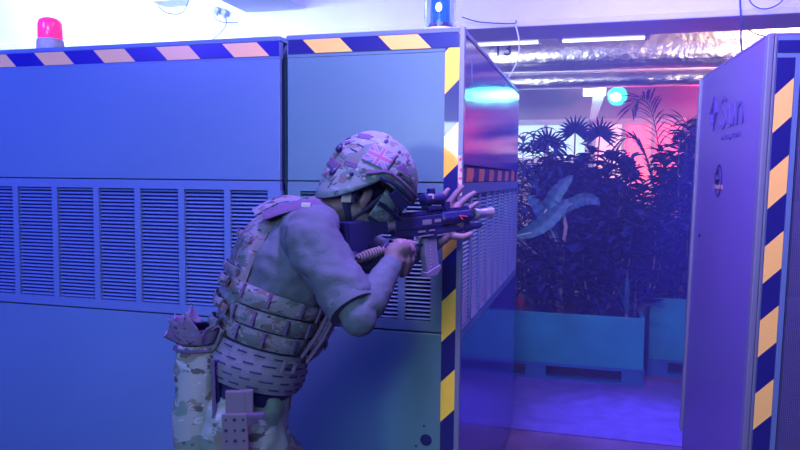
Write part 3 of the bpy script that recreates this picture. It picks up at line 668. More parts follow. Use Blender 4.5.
def ring(mb, t, extra, n=40, pw=2.3, da=0.0, a0=0, a1=2*PI, closed=True):
    c, A_, B_, tg, a, b = spine(t); out = []
    for k in range(n if closed else n+1):
        th = a0+(a1-a0)*k/n; cs, sn = math.cos(th), math.sin(th)
        x = math.copysign(abs(cs)**(2/pw), cs)*(a+extra+da); y = math.copysign(abs(sn)**(2/pw), sn)*(b+extra)
        out.append(mb.bm.verts.new(c+A_*x+B_*y))
    return out
def band(mb, t0, t1, e, rows=6, bulge=.004, n=48, cap=True, wob=0, tilt=0):
    rs = []
    for i in range(rows+1):
        f = i/rows; ee = e+bulge*math.sin(PI*f)+wob*math.sin(i*2.1)
        rs.append(ring(mb, t0+(t1-t0)*f, ee, n))
    inner = [ring(mb, t1, e-.012, n), ring(mb, t0, e-.012, n)]
    rs = rs+inner
    for i in range(len(rs)):
        a, b = rs[i], rs[(i+1) % len(rs)]
        for k in range(n): mb.face([a[k], a[(k+1) % n], b[(k+1) % n], b[k]])
def spt(t, th, e=0, pw=2.3):
    c, A_, B_, tg, a, b = spine(t); cs, sn = math.cos(th), math.sin(th)
    x = math.copysign(abs(cs)**(2/pw), cs)*(a+e); y = math.copysign(abs(sn)**(2/pw), sn)*(b+e)
    return c+A_*x+B_*y
def loft_torso(mb, e, t0=0, t1=6, steps=24):
    rs = [ring(mb, t0+(t1-t0)*i/steps, e, 32) for i in range(steps+1)]
    for i in range(steps):
        for k in range(32): mb.face([rs[i][k], rs[i][(k+1) % 32], rs[i+1][(k+1) % 32], rs[i+1][k]])
    mb.face(rs[0][::-1]); mb.face(rs[-1])
def remesh(mb, name, m, voxel, parent, sm=6, disp=0, dscale=.1, smf=.6):
    o = mb.build(name, m, parent, smooth='full')
    r = o.modifiers.new('remesh', 'REMESH'); r.mode = 'VOXEL'; r.voxel_size = voxel; r.use_smooth_shade = True
    if sm: s = o.modifiers.new('smooth', 'SMOOTH'); s.iterations = sm; s.factor = smf
    if disp:
        tx = bpy.data.textures.new(name+'_folds', 'CLOUDS'); tx.noise_scale = dscale; tx.noise_depth = 1
        d = o.modifiers.new('folds', 'DISPLACE'); d.texture = tx; d.strength = disp; d.mid_level = .5; d.texture_coords = 'LOCAL'
    return o
# joints
J = dict(neck0=at(318, 222, 2.03), neck1=at(338, 208, 2.04), shR=at(312, 240, 1.85), elR=at(359, 318, 1.74), wrR=at(393, 262, 1.86),
         shL=at(335, 236, 2.20), elL=at(389, 262, 2.31), wrL=at(440, 238, 2.22))
HC = at(365, 187, 2.04)            # head centre
camv = lambda x, y, z: (x*RT+y*UP+z*FW)
HF = camv(.76, -.52, .36).normalized(); HU = camv(.50, .83, .05); HU = (HU-HF*HU.dot(HF)).normalized(); HR = HF.cross(HU).normalized()   # right side, towards camera
if HR.dot(FW) > 0: HR = -HR
def hp(x, y, z): return HC+HF*x+HR*y+HU*z       # y: + = person's right
def hell(mb, c, r, n=20, m=14): mb.ell(hp(*c), HF*r[0], HR*r[1], HU*r[2], n, m)
# ---- hands: each finger a bent chain rooted in the palm
def hand(mb, palm, fingers):
    for pts, r in palm: mb.tube(pts, r, 10)
    for pts, r in fingers:
        mb.tube(pts, r, 10)
        for p, rr in zip(pts, r): mb.ell(p, V(rr, 0, 0), V(0, rr, 0), V(0, 0, rr), 10, 8)
def rh(px, py, d): return at(px, py, d)
bm_ = MB()
loft_torso(bm_, 0)
bm_.tube([J['neck0'], at(330, 213, 2.035), J['neck1'], hp(-.02, 0, -.06), hp(-.01, 0, 0)], [.078, .067, .064, .060, .05], 16)
# head volumes
hell(bm_, (-.012, 0, .025), (.098, .076, .095)); hell(bm_, (.030, 0, -.040), (.062, .060, .078)); hell(bm_, (.052, 0, -.098), (.036, .040, .026))
hell(bm_, (.074, 0, .010), (.022, .052, .016))
for s in (1, -1):
    hell(bm_, (.058, s*.034, -.028), (.026, .024, .020)); hell(bm_, (.010, s*.056, -.080), (.036, .014, .026))
    hell(bm_, (-.004, s*.078, -.030), (.016, .009, .032), 12, 8); hell(bm_, (-.010, s*.080, -.014), (.017, .008, .018), 12, 8); hell(bm_, (.004, s*.076, -.054), (.008, .007, .010), 10, 8)
bm_.tube([hp(.088, 0, .0), hp(.104, 0, -.028), hp(.110, 0, -.042)], [.009, .012, .013], 10)
bm_.tube([hp(.084, -.022, -.072), hp(.094, 0, -.070), hp(.084, .022, -.072)], [.006, .009, .006], 8)
# arms
def limb(mb, pts, rr, n=16):
    mb.tube(pts, rr, n)
    for p, r in zip(pts, rr): mb.ell(p, V(r, 0, 0), V(0, r, 0), V(0, 0, r), 14, 10)
limb(bm_, [at(306, 232, 1.93), J['shR'], J['shR'].lerp(J['elR'], .5), J['elR'], J['elR'].lerp(J['wrR'], .3), J['wrR']], [.07, .062, .050, .043, .044, .026])
limb(bm_, [at(322, 230, 2.10), J['shL'], J['shL'].lerp(J['elL'], .5), J['elL'], J['elL'].lerp(J['wrL'], .3), J['wrL']], [.07, .058, .048, .040, .042, .026])
# right hand on the pistol grip
dR = 1.885
palmR = [([J['wrR'], rh(394, 253, dR-.015), rh(401, 247, dR-.01), rh(408, 246, dR)], [.026, .028, .028, .020]),
         ([rh(395, 258, dR-.01), rh(402, 250, dR-.005), rh(410, 250, dR+.03)], [.022, .026, .022])]
fingR = []
for i, (kx, ky, mx, my, tx, ty, dd) in enumerate(((411.5, 247, 413.5, 256, 411, 264, .040), (408.5, 246, 412, 260, 408, 271, .018), (404.5, 247, 408, 262, 405, 274, -.004), (399.5, 249, 402.5, 261, 401, 270, -.020))):
    r = (.0095, .0092, .0088, .0078)[i]
    fingR.append(([rh(kx-3, ky+1, dR+dd), rh(kx, ky, dR+dd), rh(mx, my, dR+dd-.006), rh(tx, ty, dR+dd+.004), rh(tx-3.5, ty+2, dR+dd+.02)], [r*1.15, r*1.2, r*1.05, r, r*.85]))
fingR.append(([rh(397, 256, dR+.02), rh(401, 248, dR+.055), rh(409, 243, dR+.075), rh(415, 244, dR+.075)], [.013, .012, .0105, .009]))
hand(bm_, palmR, fingR)
# left hand braced against the corner, fingers spread
dL = 2.29
palmL = [([J['wrL'], rh(445, 233, 2.25), rh(449, 222, 2.275), rh(450, 213, 2.285)], [.028, .030, .032, .024]),
         ([rh(443, 228, 2.26), rh(443, 216, 2.28), rh(441, 211, 2.28)], [.024, .022, .018]), ([rh(456, 228, 2.27), rh(459, 218, 2.29), rh(459, 213, 2.29)], [.024, .022, .018])]
fingL = [([rh(440, 214, 2.27), rh(438, 206, 2.275), rh(442, 197, 2.28), rh(448, 190, 2.285)], [.0130, .0125, .0115, .0095]),
         ([rh(448, 212, 2.28), rh(450, 202, 2.285), rh(456, 194, 2.285), rh(462, 187, 2.287)], [.0132, .0128, .0118, .0098]),
         ([rh(455, 213, 2.28), rh(459, 205, 2.29), rh(466, 198.5, 2.292), rh(474, 193, 2.293)], [.0130, .0125, .0115, .0095]),
         ([rh(460, 217, 2.29), rh(465, 211, 2.295), rh(471, 207, 2.30), rh(477, 203, 2.30)], [.0112, .0108, .010, .0085]),
         ([rh(446, 232, 2.25), rh(454, 236, 2.24), rh(463, 237, 2.235), rh(471, 234, 2.235)], [.015, .0135, .012, .0100])]
hand(bm_, palmL, fingL)
# legs
hipR, hipL = spt(.05, PI/2, -.085), spt(.05, -PI/2, -.085)
kR = hipR+r0*.14+RD*.01; kR.z = .47; kL = hipL+r0*.20; kL.z = .48
aR = kR-r0*.12+f0*.0; aR.z = .09; aL = kL+r0*.02; aL.z = .09
def leg(mb, h, k, a, e=0):
    limb(mb, [h+V(0, 0, .03), h.lerp(k, .4), k, k.lerp(a, .35), a], [.090+e, .078+e, .056+e, .056+e, .036+e*1.2])
leg(bm_, hipR, kR, aR); leg(bm_, hipL, kL, aL)
body = remesh(bm_, 'body', skin, .0045, person, 4, smf=.5)
# shirt
mb = MB(); loft_torso(mb, .007, .6, 5.7)
mb.ell(at(306, 234, 1.94), r0*.085, f0*.09, V(0, 0, .080))
e = .010
def sleeve(sh, el, f=.80, rr=(.076, .074, .064, .061)):
    a = sh.lerp(el, -.05); mb.tube([a, sh, sh.lerp(el, f*.5), sh.lerp(el, f)], list(rr), 20)
    mb.ell(sh, r0*rr[1], f0*rr[1], V(0, 0, rr[1]))
sleeve(J['shR'], J['elR'], .86, (.076, .080, .070, .064))
sleeve(J['shL'], J['elL'], .80)
mb.tube([at(308, 226, 1.97), J['shR']], [.085, .078], 18); mb.tube([at(318, 226, 2.08), J['shL']], [.085, .074], 18)
mb.tube([at(312, 224, 2.03), at(320, 220, 2.035)], [.080, .060], 18)
sh = remesh(mb, 'shirt', shirt, .006, person, 5, .026, .06)
# sleeve hem ring
d = (J['elR']-J['shR']).normalized(); hc_ = J['shR'].lerp(J['elR'], .845)
mb = MB(); mb.lathe(hc_, [(.058, -.012), (.0665, -.012), (.0672, 0), (.0665, .012), (.058, .012)], 28, d); mb.build('sleeve_hem', shirt, person, smooth=True)
mb = MB(); limb(mb, [J['shR'].lerp(J['elR'], .70), J['elR'], J['elR'].lerp(J['wrR'], .28), J['elR'].lerp(J['wrR'], .93)], [.052, .0475, .049, .031])
remesh(mb, 'arm_sleeve', sleevem, .004, person, 5, .006, .03)
mb = MB(); limb(mb, [J['shL'].lerp(J['elL'], .70), J['elL'], J['elL'].lerp(J['wrL'], .28), J['elL'].lerp(J['wrL'], .93)], [.050, .046, .047, .031])
remesh(mb, 'arm_sleeve', sleevem, .005, person, 5, .006, .03)
# trousers and boots
mb = MB(); loft_torso(mb, .012, -.0, .95, 8); leg(mb, hipR, kR, aR, .020); leg(mb, hipL, kL, aL, .020)
for h in (hipR, hipL): mb.ell(h+V(0, 0, -.04)-FD*.03, r0*.105, f0*.10, V(0, 0, .12))
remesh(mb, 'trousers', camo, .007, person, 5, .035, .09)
for a in (aR, aL):
    mb = MB(); mb.tube([a+V(0, 0, .16), a+V(0, 0, .05), a+V(0, 0, -.03)], [.052, .048, .046], 14)
    mb.ell(a+FD*.07+V(0, 0, -.045), FD*.125, RD*.048, V(0, 0, .042)); mb.ell(a-FD*.01+V(0, 0, -.04), FD*.055, RD*.042, V(0, 0, .045))
    bt = remesh(mb, 'boot', bootm, .006, person, 3)
    mb = MB(); mb.sheet(lambda u, v: V(0, 0, 0), 1, 1); mb.bm.clear()
    pts = [a+FD*(.065+.135*math.cos(2*PI*k/24))+RD*(.050*math.sin(2*PI*k/24)) for k in range(24)]
    for p in pts: p.z = .0
    mb.prism(pts, (0, 0, .022)); mb.build('sole', M['black'], bt)
# ---- plate carrier
mb = MB()
def bagpt(u, v, s, t0, t1, off, th, wd):
    return None
def plate_bag(t0, t1, sgn, e0, th, wd, name, m):
    mb = MB(); n = 14; k = 12; outer = []; inner = []
    for i in range(n+1):
        f = i/n; t = t0+(t1-t0)*f; c, A_, B_, tg, a, b = spine(t)
        taper = 1-.30*max(0, f-.65)/.35
        ro, ri = [], []
        for j in range(k+1):
            g = -1+2*j/k; edge = (1-abs(g)**6)*.6+.4; edge *= (1-abs(2*f-1)**8)*.6+.4
            base = A_*sgn*(a*(1-.06*g*g)+e0)
            ro.append(mb.bm.verts.new(c+base+A_*sgn*th*edge+B_*g*wd*taper)); ri.append(mb.bm.verts.new(c+base+B_*g*wd*taper))
        outer.append(ro); inner.append(ri)
    for i in range(n):
        for j in range(k):
            mb.face([outer[i][j], outer[i+1][j], outer[i+1][j+1], outer[i][j+1]]); mb.face([inner[i][j], inner[i+1][j], inner[i+1][j+1], inner[i][j+1]])
        mb.face([outer[i][0], outer[i+1][0], inner[i+1][0], inner[i][0]]); mb.face([outer[i][k], outer[i+1][k], inner[i+1][k], inner[i][k]])
    for j in range(k):
        mb.face([outer[0][j], outer[0][j+1], inner[0][j+1], inner[0][j]]); mb.face([outer[n][j], outer[n][j+1], inner[n][j+1], inner[n][j]])
    return mb.build(name, m, person, smooth=True)
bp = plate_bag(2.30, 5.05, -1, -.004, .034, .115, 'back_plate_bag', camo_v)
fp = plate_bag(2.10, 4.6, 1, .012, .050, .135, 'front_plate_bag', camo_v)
# webbing rows on the plate edges
for par, sgn, e0, ts in ((bp, -1, .030, (2.7, 3.4, 4.1)), (fp, 1, .052, (2.45, 2.8, 3.15, 3.5))):
    for t in ts:
        mb = MB(); c, A_, B_, tg, a, b = spine(t); pts = []
        for j in range(13):
            g = -1+2*j/12; pts.append(c+A_*sgn*(a*(1-.06*g*g)+e0+.008*(1-abs(g)**6))+B_*g*.120)
        mb.tube(pts, [.012]*13, 8, flat=.32, up=A_); mb.build('webbing_row', purple if sgn > 0 else camo_v, person)
mb = MB()      # back panel edge, its shaded side put in as a purple band
pts = [spt(t, R_(158), .012) for t in (2.5, 3, 3.5, 4, 4.5, 4.9)]
mb.tube(pts, [.017]*6, 8, flat=.5, up=RD); mb.build('panel_shade_band', purple, person, smooth=True)
# shoulder straps over each shoulder
def strap_pts(s):
    o = .09*s; dz = -.015 if s < 0 else 0
    c4, A4, B4, t4, a4, b4 = spine(4.9); p = []
    p.append(c4-A4*(a4+.03)+B4*o); c, A_, B_, tg, a, b = spine(5.4)
    p.append(c-A_*(a+.010)+B_*o+tg*.005); p.append(c-A_*.04+B_*o+tg*(.060+dz)); p.append(c+A_*.05+B_*o+tg*(.050+dz))
    c, A_, B_, tg, a, b = spine(4.7); p.append(c+A_*(a+.02)+B_*o); return p
for s in (1, -1):
    pp = strap_pts(s); out = []
    for i in range(len(pp)-1):
        p0, p1, p2, p3 = pp[max(i-1, 0)], pp[i], pp[i+1], pp[min(i+2, len(pp)-1)]
        for k in range(5):
            t = k/5; out.append(.5*((2*p1)+(p2-p0)*t+(2*p0-5*p1+4*p2-p3)*t*t+(3*p1-p0-3*p2+p3)*t**3))
    out.append(pp[-1]); mb = MB(); mb.tube(out, [.028]*len(out), 12, flat=.34, up=-FD); mb.build('shoulder_strap', purple if s > 0 else camo_v, person, smooth=True)
mb = MB(); q = at(306, 205, 1.90); mb.obox(q, r0*.012, f0*.01, V(0, 0, .006), .002); mb.build('strap_buckle', M['grey'], person)
# cummerbund: three bands with pale stitched blocks between
for k, (a, b, mm) in enumerate(((2.18, 2.50, camo_v), (2.54, 2.86, camo_v), (2.90, 3.24, camo_v))):
    mb = MB(); band(mb, a, b, .020+.003*k, 5, .007); mb.build('cummerbund_band', mm, person, smooth=True)
mb = MB(); band(mb, 2.12, 3.2, .010, 6, 0); mb.build('cummerbund_lining', navy, person, smooth=True)
for (t, th) in ((2.36, 100), (2.36, 70), (2.36, 45), (2.70, 115), (2.70, 85), (2.70, 58), (3.06, 105), (3.06, 75), (3.06, 50), (3.06, 135), (2.70, 140), (2.36, 130)):
    p = spt(t, R_(th), .034); c, A_, B_, tg, a, b = spine(t); nn = (A_*math.cos(R_(th))+B_*math.sin(R_(th))).normalized(); s_ = tg.cross(nn).normalized()
    mb = MB(); mb.obox(p, s_*.004, nn*.003, tg*.020, .001); mb.build('stitched_loop', purple, person)
for (x0, y0_, x1, y1_) in ((335, 316, 307, 362), (329, 313, 302, 357)):
    mb = MB(); mb.tube([at(x0, y0_, 1.885), at((x0+x1)/2+2, (y0_+y1_)/2, 1.875), at(x1, y1_, 1.885)], [.009, .010, .009], 8, flat=.6); mb.build('front_panel_edge', purple, person, smooth=True)
# webbing loops sticking out at the back
for t in (2.36, 2.75, 3.1):
    c, A_, B_, tg, a, b = spine(t); q = c-A_*(a+.034)+B_*.06
    mb = MB(); mb.tube([q+B_*.04, q-A_*.012+B_*.02, q-A_*.012-B_*.03, q-B_*.05], [.015]*4, 10, flat=.35, up=A_); mb.build('webbing_loop', camo_v, person, smooth=True)
# wide padded belt
mb = MB(); band(mb, 1.10, 2.14, .028, 10, .012); belt = mb.build('war_belt', beltm, person, smooth=True)
for row, t in enumerate((1.24, 1.45, 1.66, 1.87, 2.06)):
    for k in range(9):
        th = R_(22+19*k+(9 if row % 2 else 0)); f = (t-1.10)/1.04; e_ = .028+.012*math.sin(PI*f)
        c, A_, B_, tg, a, b = spine(t); p0, p1, p2 = spt(t, th-R_(5.5), e_+.0005), spt(t, th, e_+.001), spt(t, th+R_(5.5), e_+.0005)
        mb = MB(); mb.tube([p0, p1, p2], .0022, 6); mb.build('belt_slot', navy, belt)
p = spt(2.0, R_(72), .052); c, A_, B_, tg, a, b = spine(2.0); nn = (A_*math.cos(R_(72))+B_*math.sin(R_(72))).normalized(); s_ = tg.cross(nn).normalized()
mb = MB()
for a_, b_ in ((-1, -1), (-1, 1), (1, -1)):
    pass
for (x0, z0_, x1, z1_) in ((-1, -1, 1, -1), (1, -1, 1, 1), (1, 1, -1, 1), (-1, 1, -1, -1)):
    mb.beam(p+s_*x0*.017+tg*z0_*.014, p+s_*x1*.017+tg*z1_*.014, .006, .008, up=nn)
mb.build('belt_buckle', holst, person)
mb = MB(); band(mb, .72, 1.12, .012, 3, 0); mb.build('trouser_belt', M['black'], person, smooth=True)
# holster hanger, perforated plate and strap
def plate(cx, cy, d, w_, h_, th, name, m, bev=.003, tilt=0):
    c = at(cx, cy, d); a = (r0*math.cos(R_(20))+f0*.1).normalized(); u = (V(0, 0, 1)+r0*tilt).normalized(); n_ = a.cross(u).normalized()
    mb = MB(); mb.obox(c, a*w_/2, n_*th/2, u*h_/2, bev); return mb.build(name, m, person), c, a, u, n_
plate(235.5, 402, 1.80, .050, .060, .018, 'holster_hanger', holst)
plate(246.5, 402, 1.805, .034, .064, .018, 'holster_hanger', holst)
o, c, a, u, n_ = plate(236, 455, 1.79, .066, .22, .010, 'holster_plate', holst, .004, -.03)
hs = o
for i in range(7):
    for j in range(3):
        q = c+u*(.095-.028*i)+a*(-.022+.022*j+(.0 if i % 2 else .0)); s = n_ if n_.dot(FW) < 0 else -n_
        mb = MB(); mb.cyl(q+s*.0045, q+s*.006, .0048 if (i+j) % 2 else .0032, 10); mb.build('drilled_hole', navy, hs)
plate(247, 416, 1.795, .09, .012, .022, 'holster_strap', purple)
plate(218, 415, 1.86, .016, .30, .012, 'hanging_strap', navy, .003, -.04)
plate(214, 400, 1.835, .010, .22, .010, 'hanging_strap', purple, .003, -.02)
# dump pouch at the back of the belt, its mouth open
mb = MB(); nn_ = 36; rows = 26; c0 = at(197, 343, 1.90); c1 = at(196, 470, 1.90); ax = (c1-c0)
def pf(u, v):
    th = 2*PI*v; w_ = .050*(1+.14*math.sin(PI*min(1, u*1.2)))+.012*noise.noise(V(u*5, math.cos(th)*1.5, math.sin(th)*1.5)); dd = .050*(1+.15*math.sin(PI*u))
    return c0+ax*u+r0*math.cos(th)*(w_+.010*u)+f0*math.sin(th)*dd
mb.sheet(pf, rows, nn_); bmesh.ops.remove_doubles(mb.bm, verts=mb.bm.verts[:], dist=1e-5)
mb.build('dump_pouch', camo, person, smooth='full', solid=-.003)
mb = MB()
def rim(u, v):
    th = 2*PI*v; fl = u; w_ = .054+.018*fl*(1+.5*math.sin(th*2+.6)); p = c0+r0*math.cos(th)*w_+f0*math.sin(th)*(.05+.02*fl)
    p.z += .005+.060*fl+.026*fl*math.sin(th*3+1)+.018*fl*math.sin(th*7); p = p+r0*.010*fl*math.sin(th*9); return p
mb.sheet(rim, 8, 48); bmesh.ops.remove_doubles(mb.bm, verts=mb.bm.verts[:], dist=1e-5)
mb.build('pouch_mouth', [camo_mat('pouch_flap_camo', 14, (.35, .30, .9))], person, smooth='full', solid=-.003)
mb = MB(); mb.tube([c0+r0*.06*math.cos(a_*PI/12)-V(0, 0, .012)+f0*.052*math.sin(a_*PI/12) for a_ in range(25)], .005, 6); mb.build('drawcord', purple, person)
MB().tube([at(213, 330, 1.86), at(219, 326, 1.85), at(222, 331, 1.85), at(216, 347, 1.86), at(212, 352, 1.87)], .007, 8, flat=.4).build('pouch_strap', camo_v, person, smooth=True)
# flap of dark cloth standing up out of the pouch
mb = MB(); mb.sheet(lambda u, v: at(186+30*u-6*v, 333-17*(1-v)*(1-.75*u)+3*math.sin(u*6), 1.89+.05*v), 10, 5); mb.build('pouch_flap', navy, person, smooth='full', solid=.003)

# ---- helmet, mask and straps
def helm(u, v, e=0):           # u: 0 crown .. 1 rim, v: around, 0 = front
    th = 2*PI*v; cs, sn = math.cos(th), math.sin(th)
    rimz = -.002 + .010*max(0, cs) - .122*max(0, -cs)**.9 + .012*abs(sn)**6
    phi = u; zt_ = .135
    top = zt_; z = top*math.cos(phi*PI/2)+rimz*phi**2.2 if phi < 1 else rimz
    rr = math.sin(min(1, phi*1.02)*PI/2)**.88
    lx = (.142 if cs > 0 else .132-.046*(max(0, phi-.55)/.45)**1.5)+e; ly = .118+e
    return hp(-.012+rr*lx*math.cos(th)*(1+.04*max(0, cs)*phi), rr*ly*sn, .022+z+e*math.cos(phi*PI/2))
mb = MB(); mb.sheet(lambda u, v: helm(u, v), 22, 56); bmesh.ops.remove_doubles(mb.bm, verts=mb.bm.verts[:], dist=1e-5)
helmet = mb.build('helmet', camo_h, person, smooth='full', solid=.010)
mb = MB(); mb.tube([helm(1, k/64, .007) for k in range(65)], .0028, 6, cap=False); mb.build('helmet_rim', navy, helmet, smooth=True)
# side rail and its mounting, dark
def hs_(u, v, e=0): return helm(u, v, e)
# v: which sign of sn is the camera side -> y=+ is the right side, sn>0 => v in (0,.5)
rl = MB(); pts = [hs_(.95, v, .012) for v in (.10, .14, .18, .22, .26)]
rl.tube(pts, [.006]*5, 8, flat=1.0); rl.build('side_rail', navy, helmet, smooth=True)
mb = MB(); d1 = (HF*math.cos(R_(14))-HU*math.sin(R_(14))+HR*-.25).normalized(); d2 = HR.cross(d1).normalized(); mb.obox(hp(.070, .112, .014), d1*.034, HR*.009, d2*.013, .003); mb.build('rail_mount', gun, helmet)
mb = MB(); mb.tube([hs_(.86-.0*k, .06+.25*k/10, .013+.0*k) for k in range(11)], [.006]*11, 6); mb.build('cover_seam', purple, helmet, smooth=True)
mb = MB(); mb.tube([hs_(u, v, .012) for u, v in ((.96, .03), (.90, .07), (.82, .12), (.76, .17), (.80, .22))], [.009]*5, 8, flat=.5, up=HR); mb.build('cover_strap', camo_v, helmet, smooth=True)
# raised pads of the cover
def patch(v0, v1, u0, u1, e, name, m, n=8):
    mb = MB(); mb.sheet(lambda a, b: helm(u0+(u1-u0)*a, v0+(v1-v0)*b, e), n, n); return mb.build(name, m, helmet, smooth='full', solid=.002)
# union flag patch
def flagmat():
    m = mat('flag_patch_cloth', (.3, .3, .5), .8); nt = m.node_tree; b = nt.nodes['Principled BSDF']
    uv = nt.nodes.new('ShaderNodeUVMap'); sp = nt.nodes.new('ShaderNodeSeparateXYZ'); nt.links.new(uv.outputs[0], sp.inputs[0])
    def mth(op, a, c=None):
        q = nt.nodes.new('ShaderNodeMath'); q.operation = op
        for i, s in enumerate((a, c)):
            if s is None: continue
            if isinstance(s, (int, float)): q.inputs[i].default_value = s
            else: nt.links.new(s, q.inputs[i])
        return q.outputs[0]
    x = mth('SUBTRACT', mth('MULTIPLY', sp.outputs[0], 2), 1); y = mth('SUBTRACT', mth('MULTIPLY', sp.outputs[1], 2), 1)
    ax_, ay_ = mth('ABSOLUTE', x), mth('ABSOLUTE', y); dg = mth('ABSOLUTE', mth('SUBTRACT', ax_, ay_))
    wc = mth('MAXIMUM', mth('LESS_THAN', ax_, .20), mth('LESS_THAN', ay_, .30)); rc = mth('MAXIMUM', mth('LESS_THAN', ax_, .11), mth('LESS_THAN', ay_, .17))
    wd_ = mth('LESS_THAN', dg, .20); rd = mth('LESS_THAN', dg, .08); bd = mth('GREATER_THAN', mth('MAXIMUM', ax_, ay_), .92)
    cur = None
    def mix(prev, fac, col):
        q = nt.nodes.new('ShaderNodeMix'); q.data_type = 'RGBA'
        if isinstance(prev, tuple): q.inputs[6].default_value = (*prev, 1)
        else: nt.links.new(prev, q.inputs[6])
        q.inputs[7].default_value = (*col, 1); nt.links.new(fac, q.inputs[0]); return q.outputs[2]
    c = mix((.09, .14, .32), wd_, (.25, .25, .42)); c = mix(c, rd, (.26, .10, .26)); c = mix(c, wc, (.25, .25, .42)); c = mix(c, rc, (.26, .09, .24)); c = mix(c, bd, (.20, .15, .32))
    nt.links.new(c, b.inputs['Base Color']); return m
fc_ = HC + HF*.060+HU*.098+HR*.10
from mathutils.bvhtree import BVHTree
HB = BVHTree.FromPolygons([v.co + person.location for v in helmet.data.vertices], [tuple(p.vertices) for p in helmet.data.polygons])
def surf_patch(px0, py0, ex, ey, w_, h_, e):   # project a rectangle seen at px0,py0 along ex,ey (image directions) onto the helmet shell
    mb = MB(); uvs = {}; n = 10; g = []
    for i in range(n+1):
        row = []
        for j in range(n+1):
            dx = (-.5+i/n)*w_; dy = (-.5+j/n)*h_; px = px0+ex[0]*dx+ey[0]*dy; py = py0+ex[1]*dx+ey[1]*dy
            hit = HB.ray_cast(CAM, ray(px, py).normalized())
            if hit[0] is None: row.append(None); continue
            v_ = mb.bm.verts.new(hit[0]+hit[1]*e*(1 if hit[1].dot(FW) < 0 else -1)); row.append(v_); uvs[v_] = (i/n, 1-j/n)
        g.append(row)
    ul = mb.bm.loops.layers.uv.new('UVMap')
    for i in range(n):
        for j in range(n):
            qd = [g[i][j], g[i+1][j], g[i+1][j+1], g[i][j+1]]
            if None in qd: continue
            f = mb.bm.faces.new(qd)
            for l in f.loops: l[ul].uv = uvs[l.vert]
    return mb
def cover(px, py, ang, w_, h_, name, m, e=.0108, th=.002):
    a_ = R_(ang); mb = surf_patch(px, py, (math.cos(a_), math.sin(a_)), (-math.sin(a_), math.cos(a_)), w_, h_, e)
    return mb.build(name, m, helmet, smooth='full', solid=th)
for q in ((342.4, 142.4), (349.3, 137), (350.2, 141), (342.8, 147), (349.5, 145.5), (342.4, 151)): cover(q[0], q[1], -18, 5.2, 2.2, 'cover_slot', purple)
for (x, y, a_, w2, h2) in ((355, 152.3, 24, 7, 1.3), (361.7, 148.2, 24, 6, 1.3), (385.2, 144.3, -25, 3.5, 2.6), (397, 154, -25, 2.8, 2.4), (352, 131.2, -14, 13, 1.8)): cover(x, y, a_, w2, h2, 'cover_notch', navy)
for (x, y, a_, w2, h2, mm) in ((335.5, 165, 38, 14, 8, purple), (352, 165.5, 18, 12, 5, purple), (345, 156, 40, 8, 7, camo_v), (365, 139.5, 8, 12, 4.5, purple), (329, 152, -55, 11, 6, camo_v), (332, 176, 40, 12, 8, camo_v), (401, 172, 62, 15, 9, purple)): cover(x, y, a_, w2, h2, 'cover_panel', mm, .0104, .001)
ex = (math.cos(R_(26)), math.sin(R_(26))); ey = (-math.sin(R_(34)), math.cos(R_(34)))
mb = surf_patch(379, 159, ex, ey, 25, 19, .0135); mb.build('flag_patch', flagmat(), helmet, smooth='full', solid=.003)
# dials and clips at the back of the helmet
for (q, r) in ((hp(-.136, .03, .045), .010), (hp(-.118, .05, -.02), .011), (hp(-.085, .100, .0), .006)):
    mb = MB(); mb.ell(q, HF*r, HR*r, HU*r*1.2, 12, 8); mb.build('dial', gun, helmet, smooth=True)
# hair, ear cup arc, chin strap, mask
mb = MB(); mb.ell(hp(-.018, 0, .012), HF*.100, HR*.079, HU*.070, 24, 16); mb.build('hair', hairm, person, smooth=True)
mb = MB(); mb.tube([hp(-.020+.024*math.cos(R_(a_)), .087, -.030+.034*math.sin(R_(a_))) for a_ in range(70, 270, 20)], .0055, 8); mb.build('ear_hook', navy, person, smooth=True)
cs = [hp(-.085, .070, .0), hp(-.070, .074, -.035), hp(-.045, .072, -.075), hp(-.01, .064, -.105), hp(.04, .038, -.128), hp(.055, 0, -.132)]
mb = MB(); mb.tube(cs, [.0105]*6, 10, flat=.30, up=HR); stp = mb.build('chin_strap', navy, person, smooth=True)
c = cs[1].lerp(cs[2], .6); tg_ = (cs[2]-cs[1]).normalized(); sd_ = tg_.cross(HR).normalized()
mb = MB(); mb.obox(c+HR*.006, tg_*.016, sd_*.014, HR*.004, .002); mb.build('strap_slider', M['grey'], stp)
mb = MB(); mb.tube([hp(.035, .075, .005), hp(.015, .076, -.06), hp(.0, .068, -.10)], [.005]*3, 8, flat=.3, up=HR); mb.build('chin_strap', navy, person, smooth=True)
def maskf(u, v):
    th = R_(-88+176*v); z = .022-.150*u; sh_ = .080-.35*max(0, u-.5)**2*.10
    rx = .078+.022*math.sin(PI*u)-.018*u; ry = .074-.026*max(0, u-.35)
    return hp(.030+rx*math.cos(th)+.010*math.exp(-((u-.35)/.2)**2)*max(0, math.cos(th))**8*2, ry*math.sin(th)*1.0, z)
mb = MB(); mb.sheet(maskf, 16, 28); mk = mb.build('face_mask', camo_mat('mask_camo_mesh', 22, (.35, .50, .95)), person, smooth='full', solid=.004)
mb = MB(); mb.tube([maskf(.30, v/20)+(maskf(.30, v/20)-hp(.02, 0, -.03)).normalized()*.008 for v in range(0, 21)], [.013]*21, 8, flat=.5, up=HU); mb.build('goggle_frame', gun, person, smooth=True)
mb = MB(); mb.tube([maskf(.62, v/20)+(maskf(.62, v/20)-hp(.02, 0, -.06)).normalized()*.006 for v in range(0, 21)], [.006]*21, 8); mb.build('mask_edge', navy, mk, smooth=True)
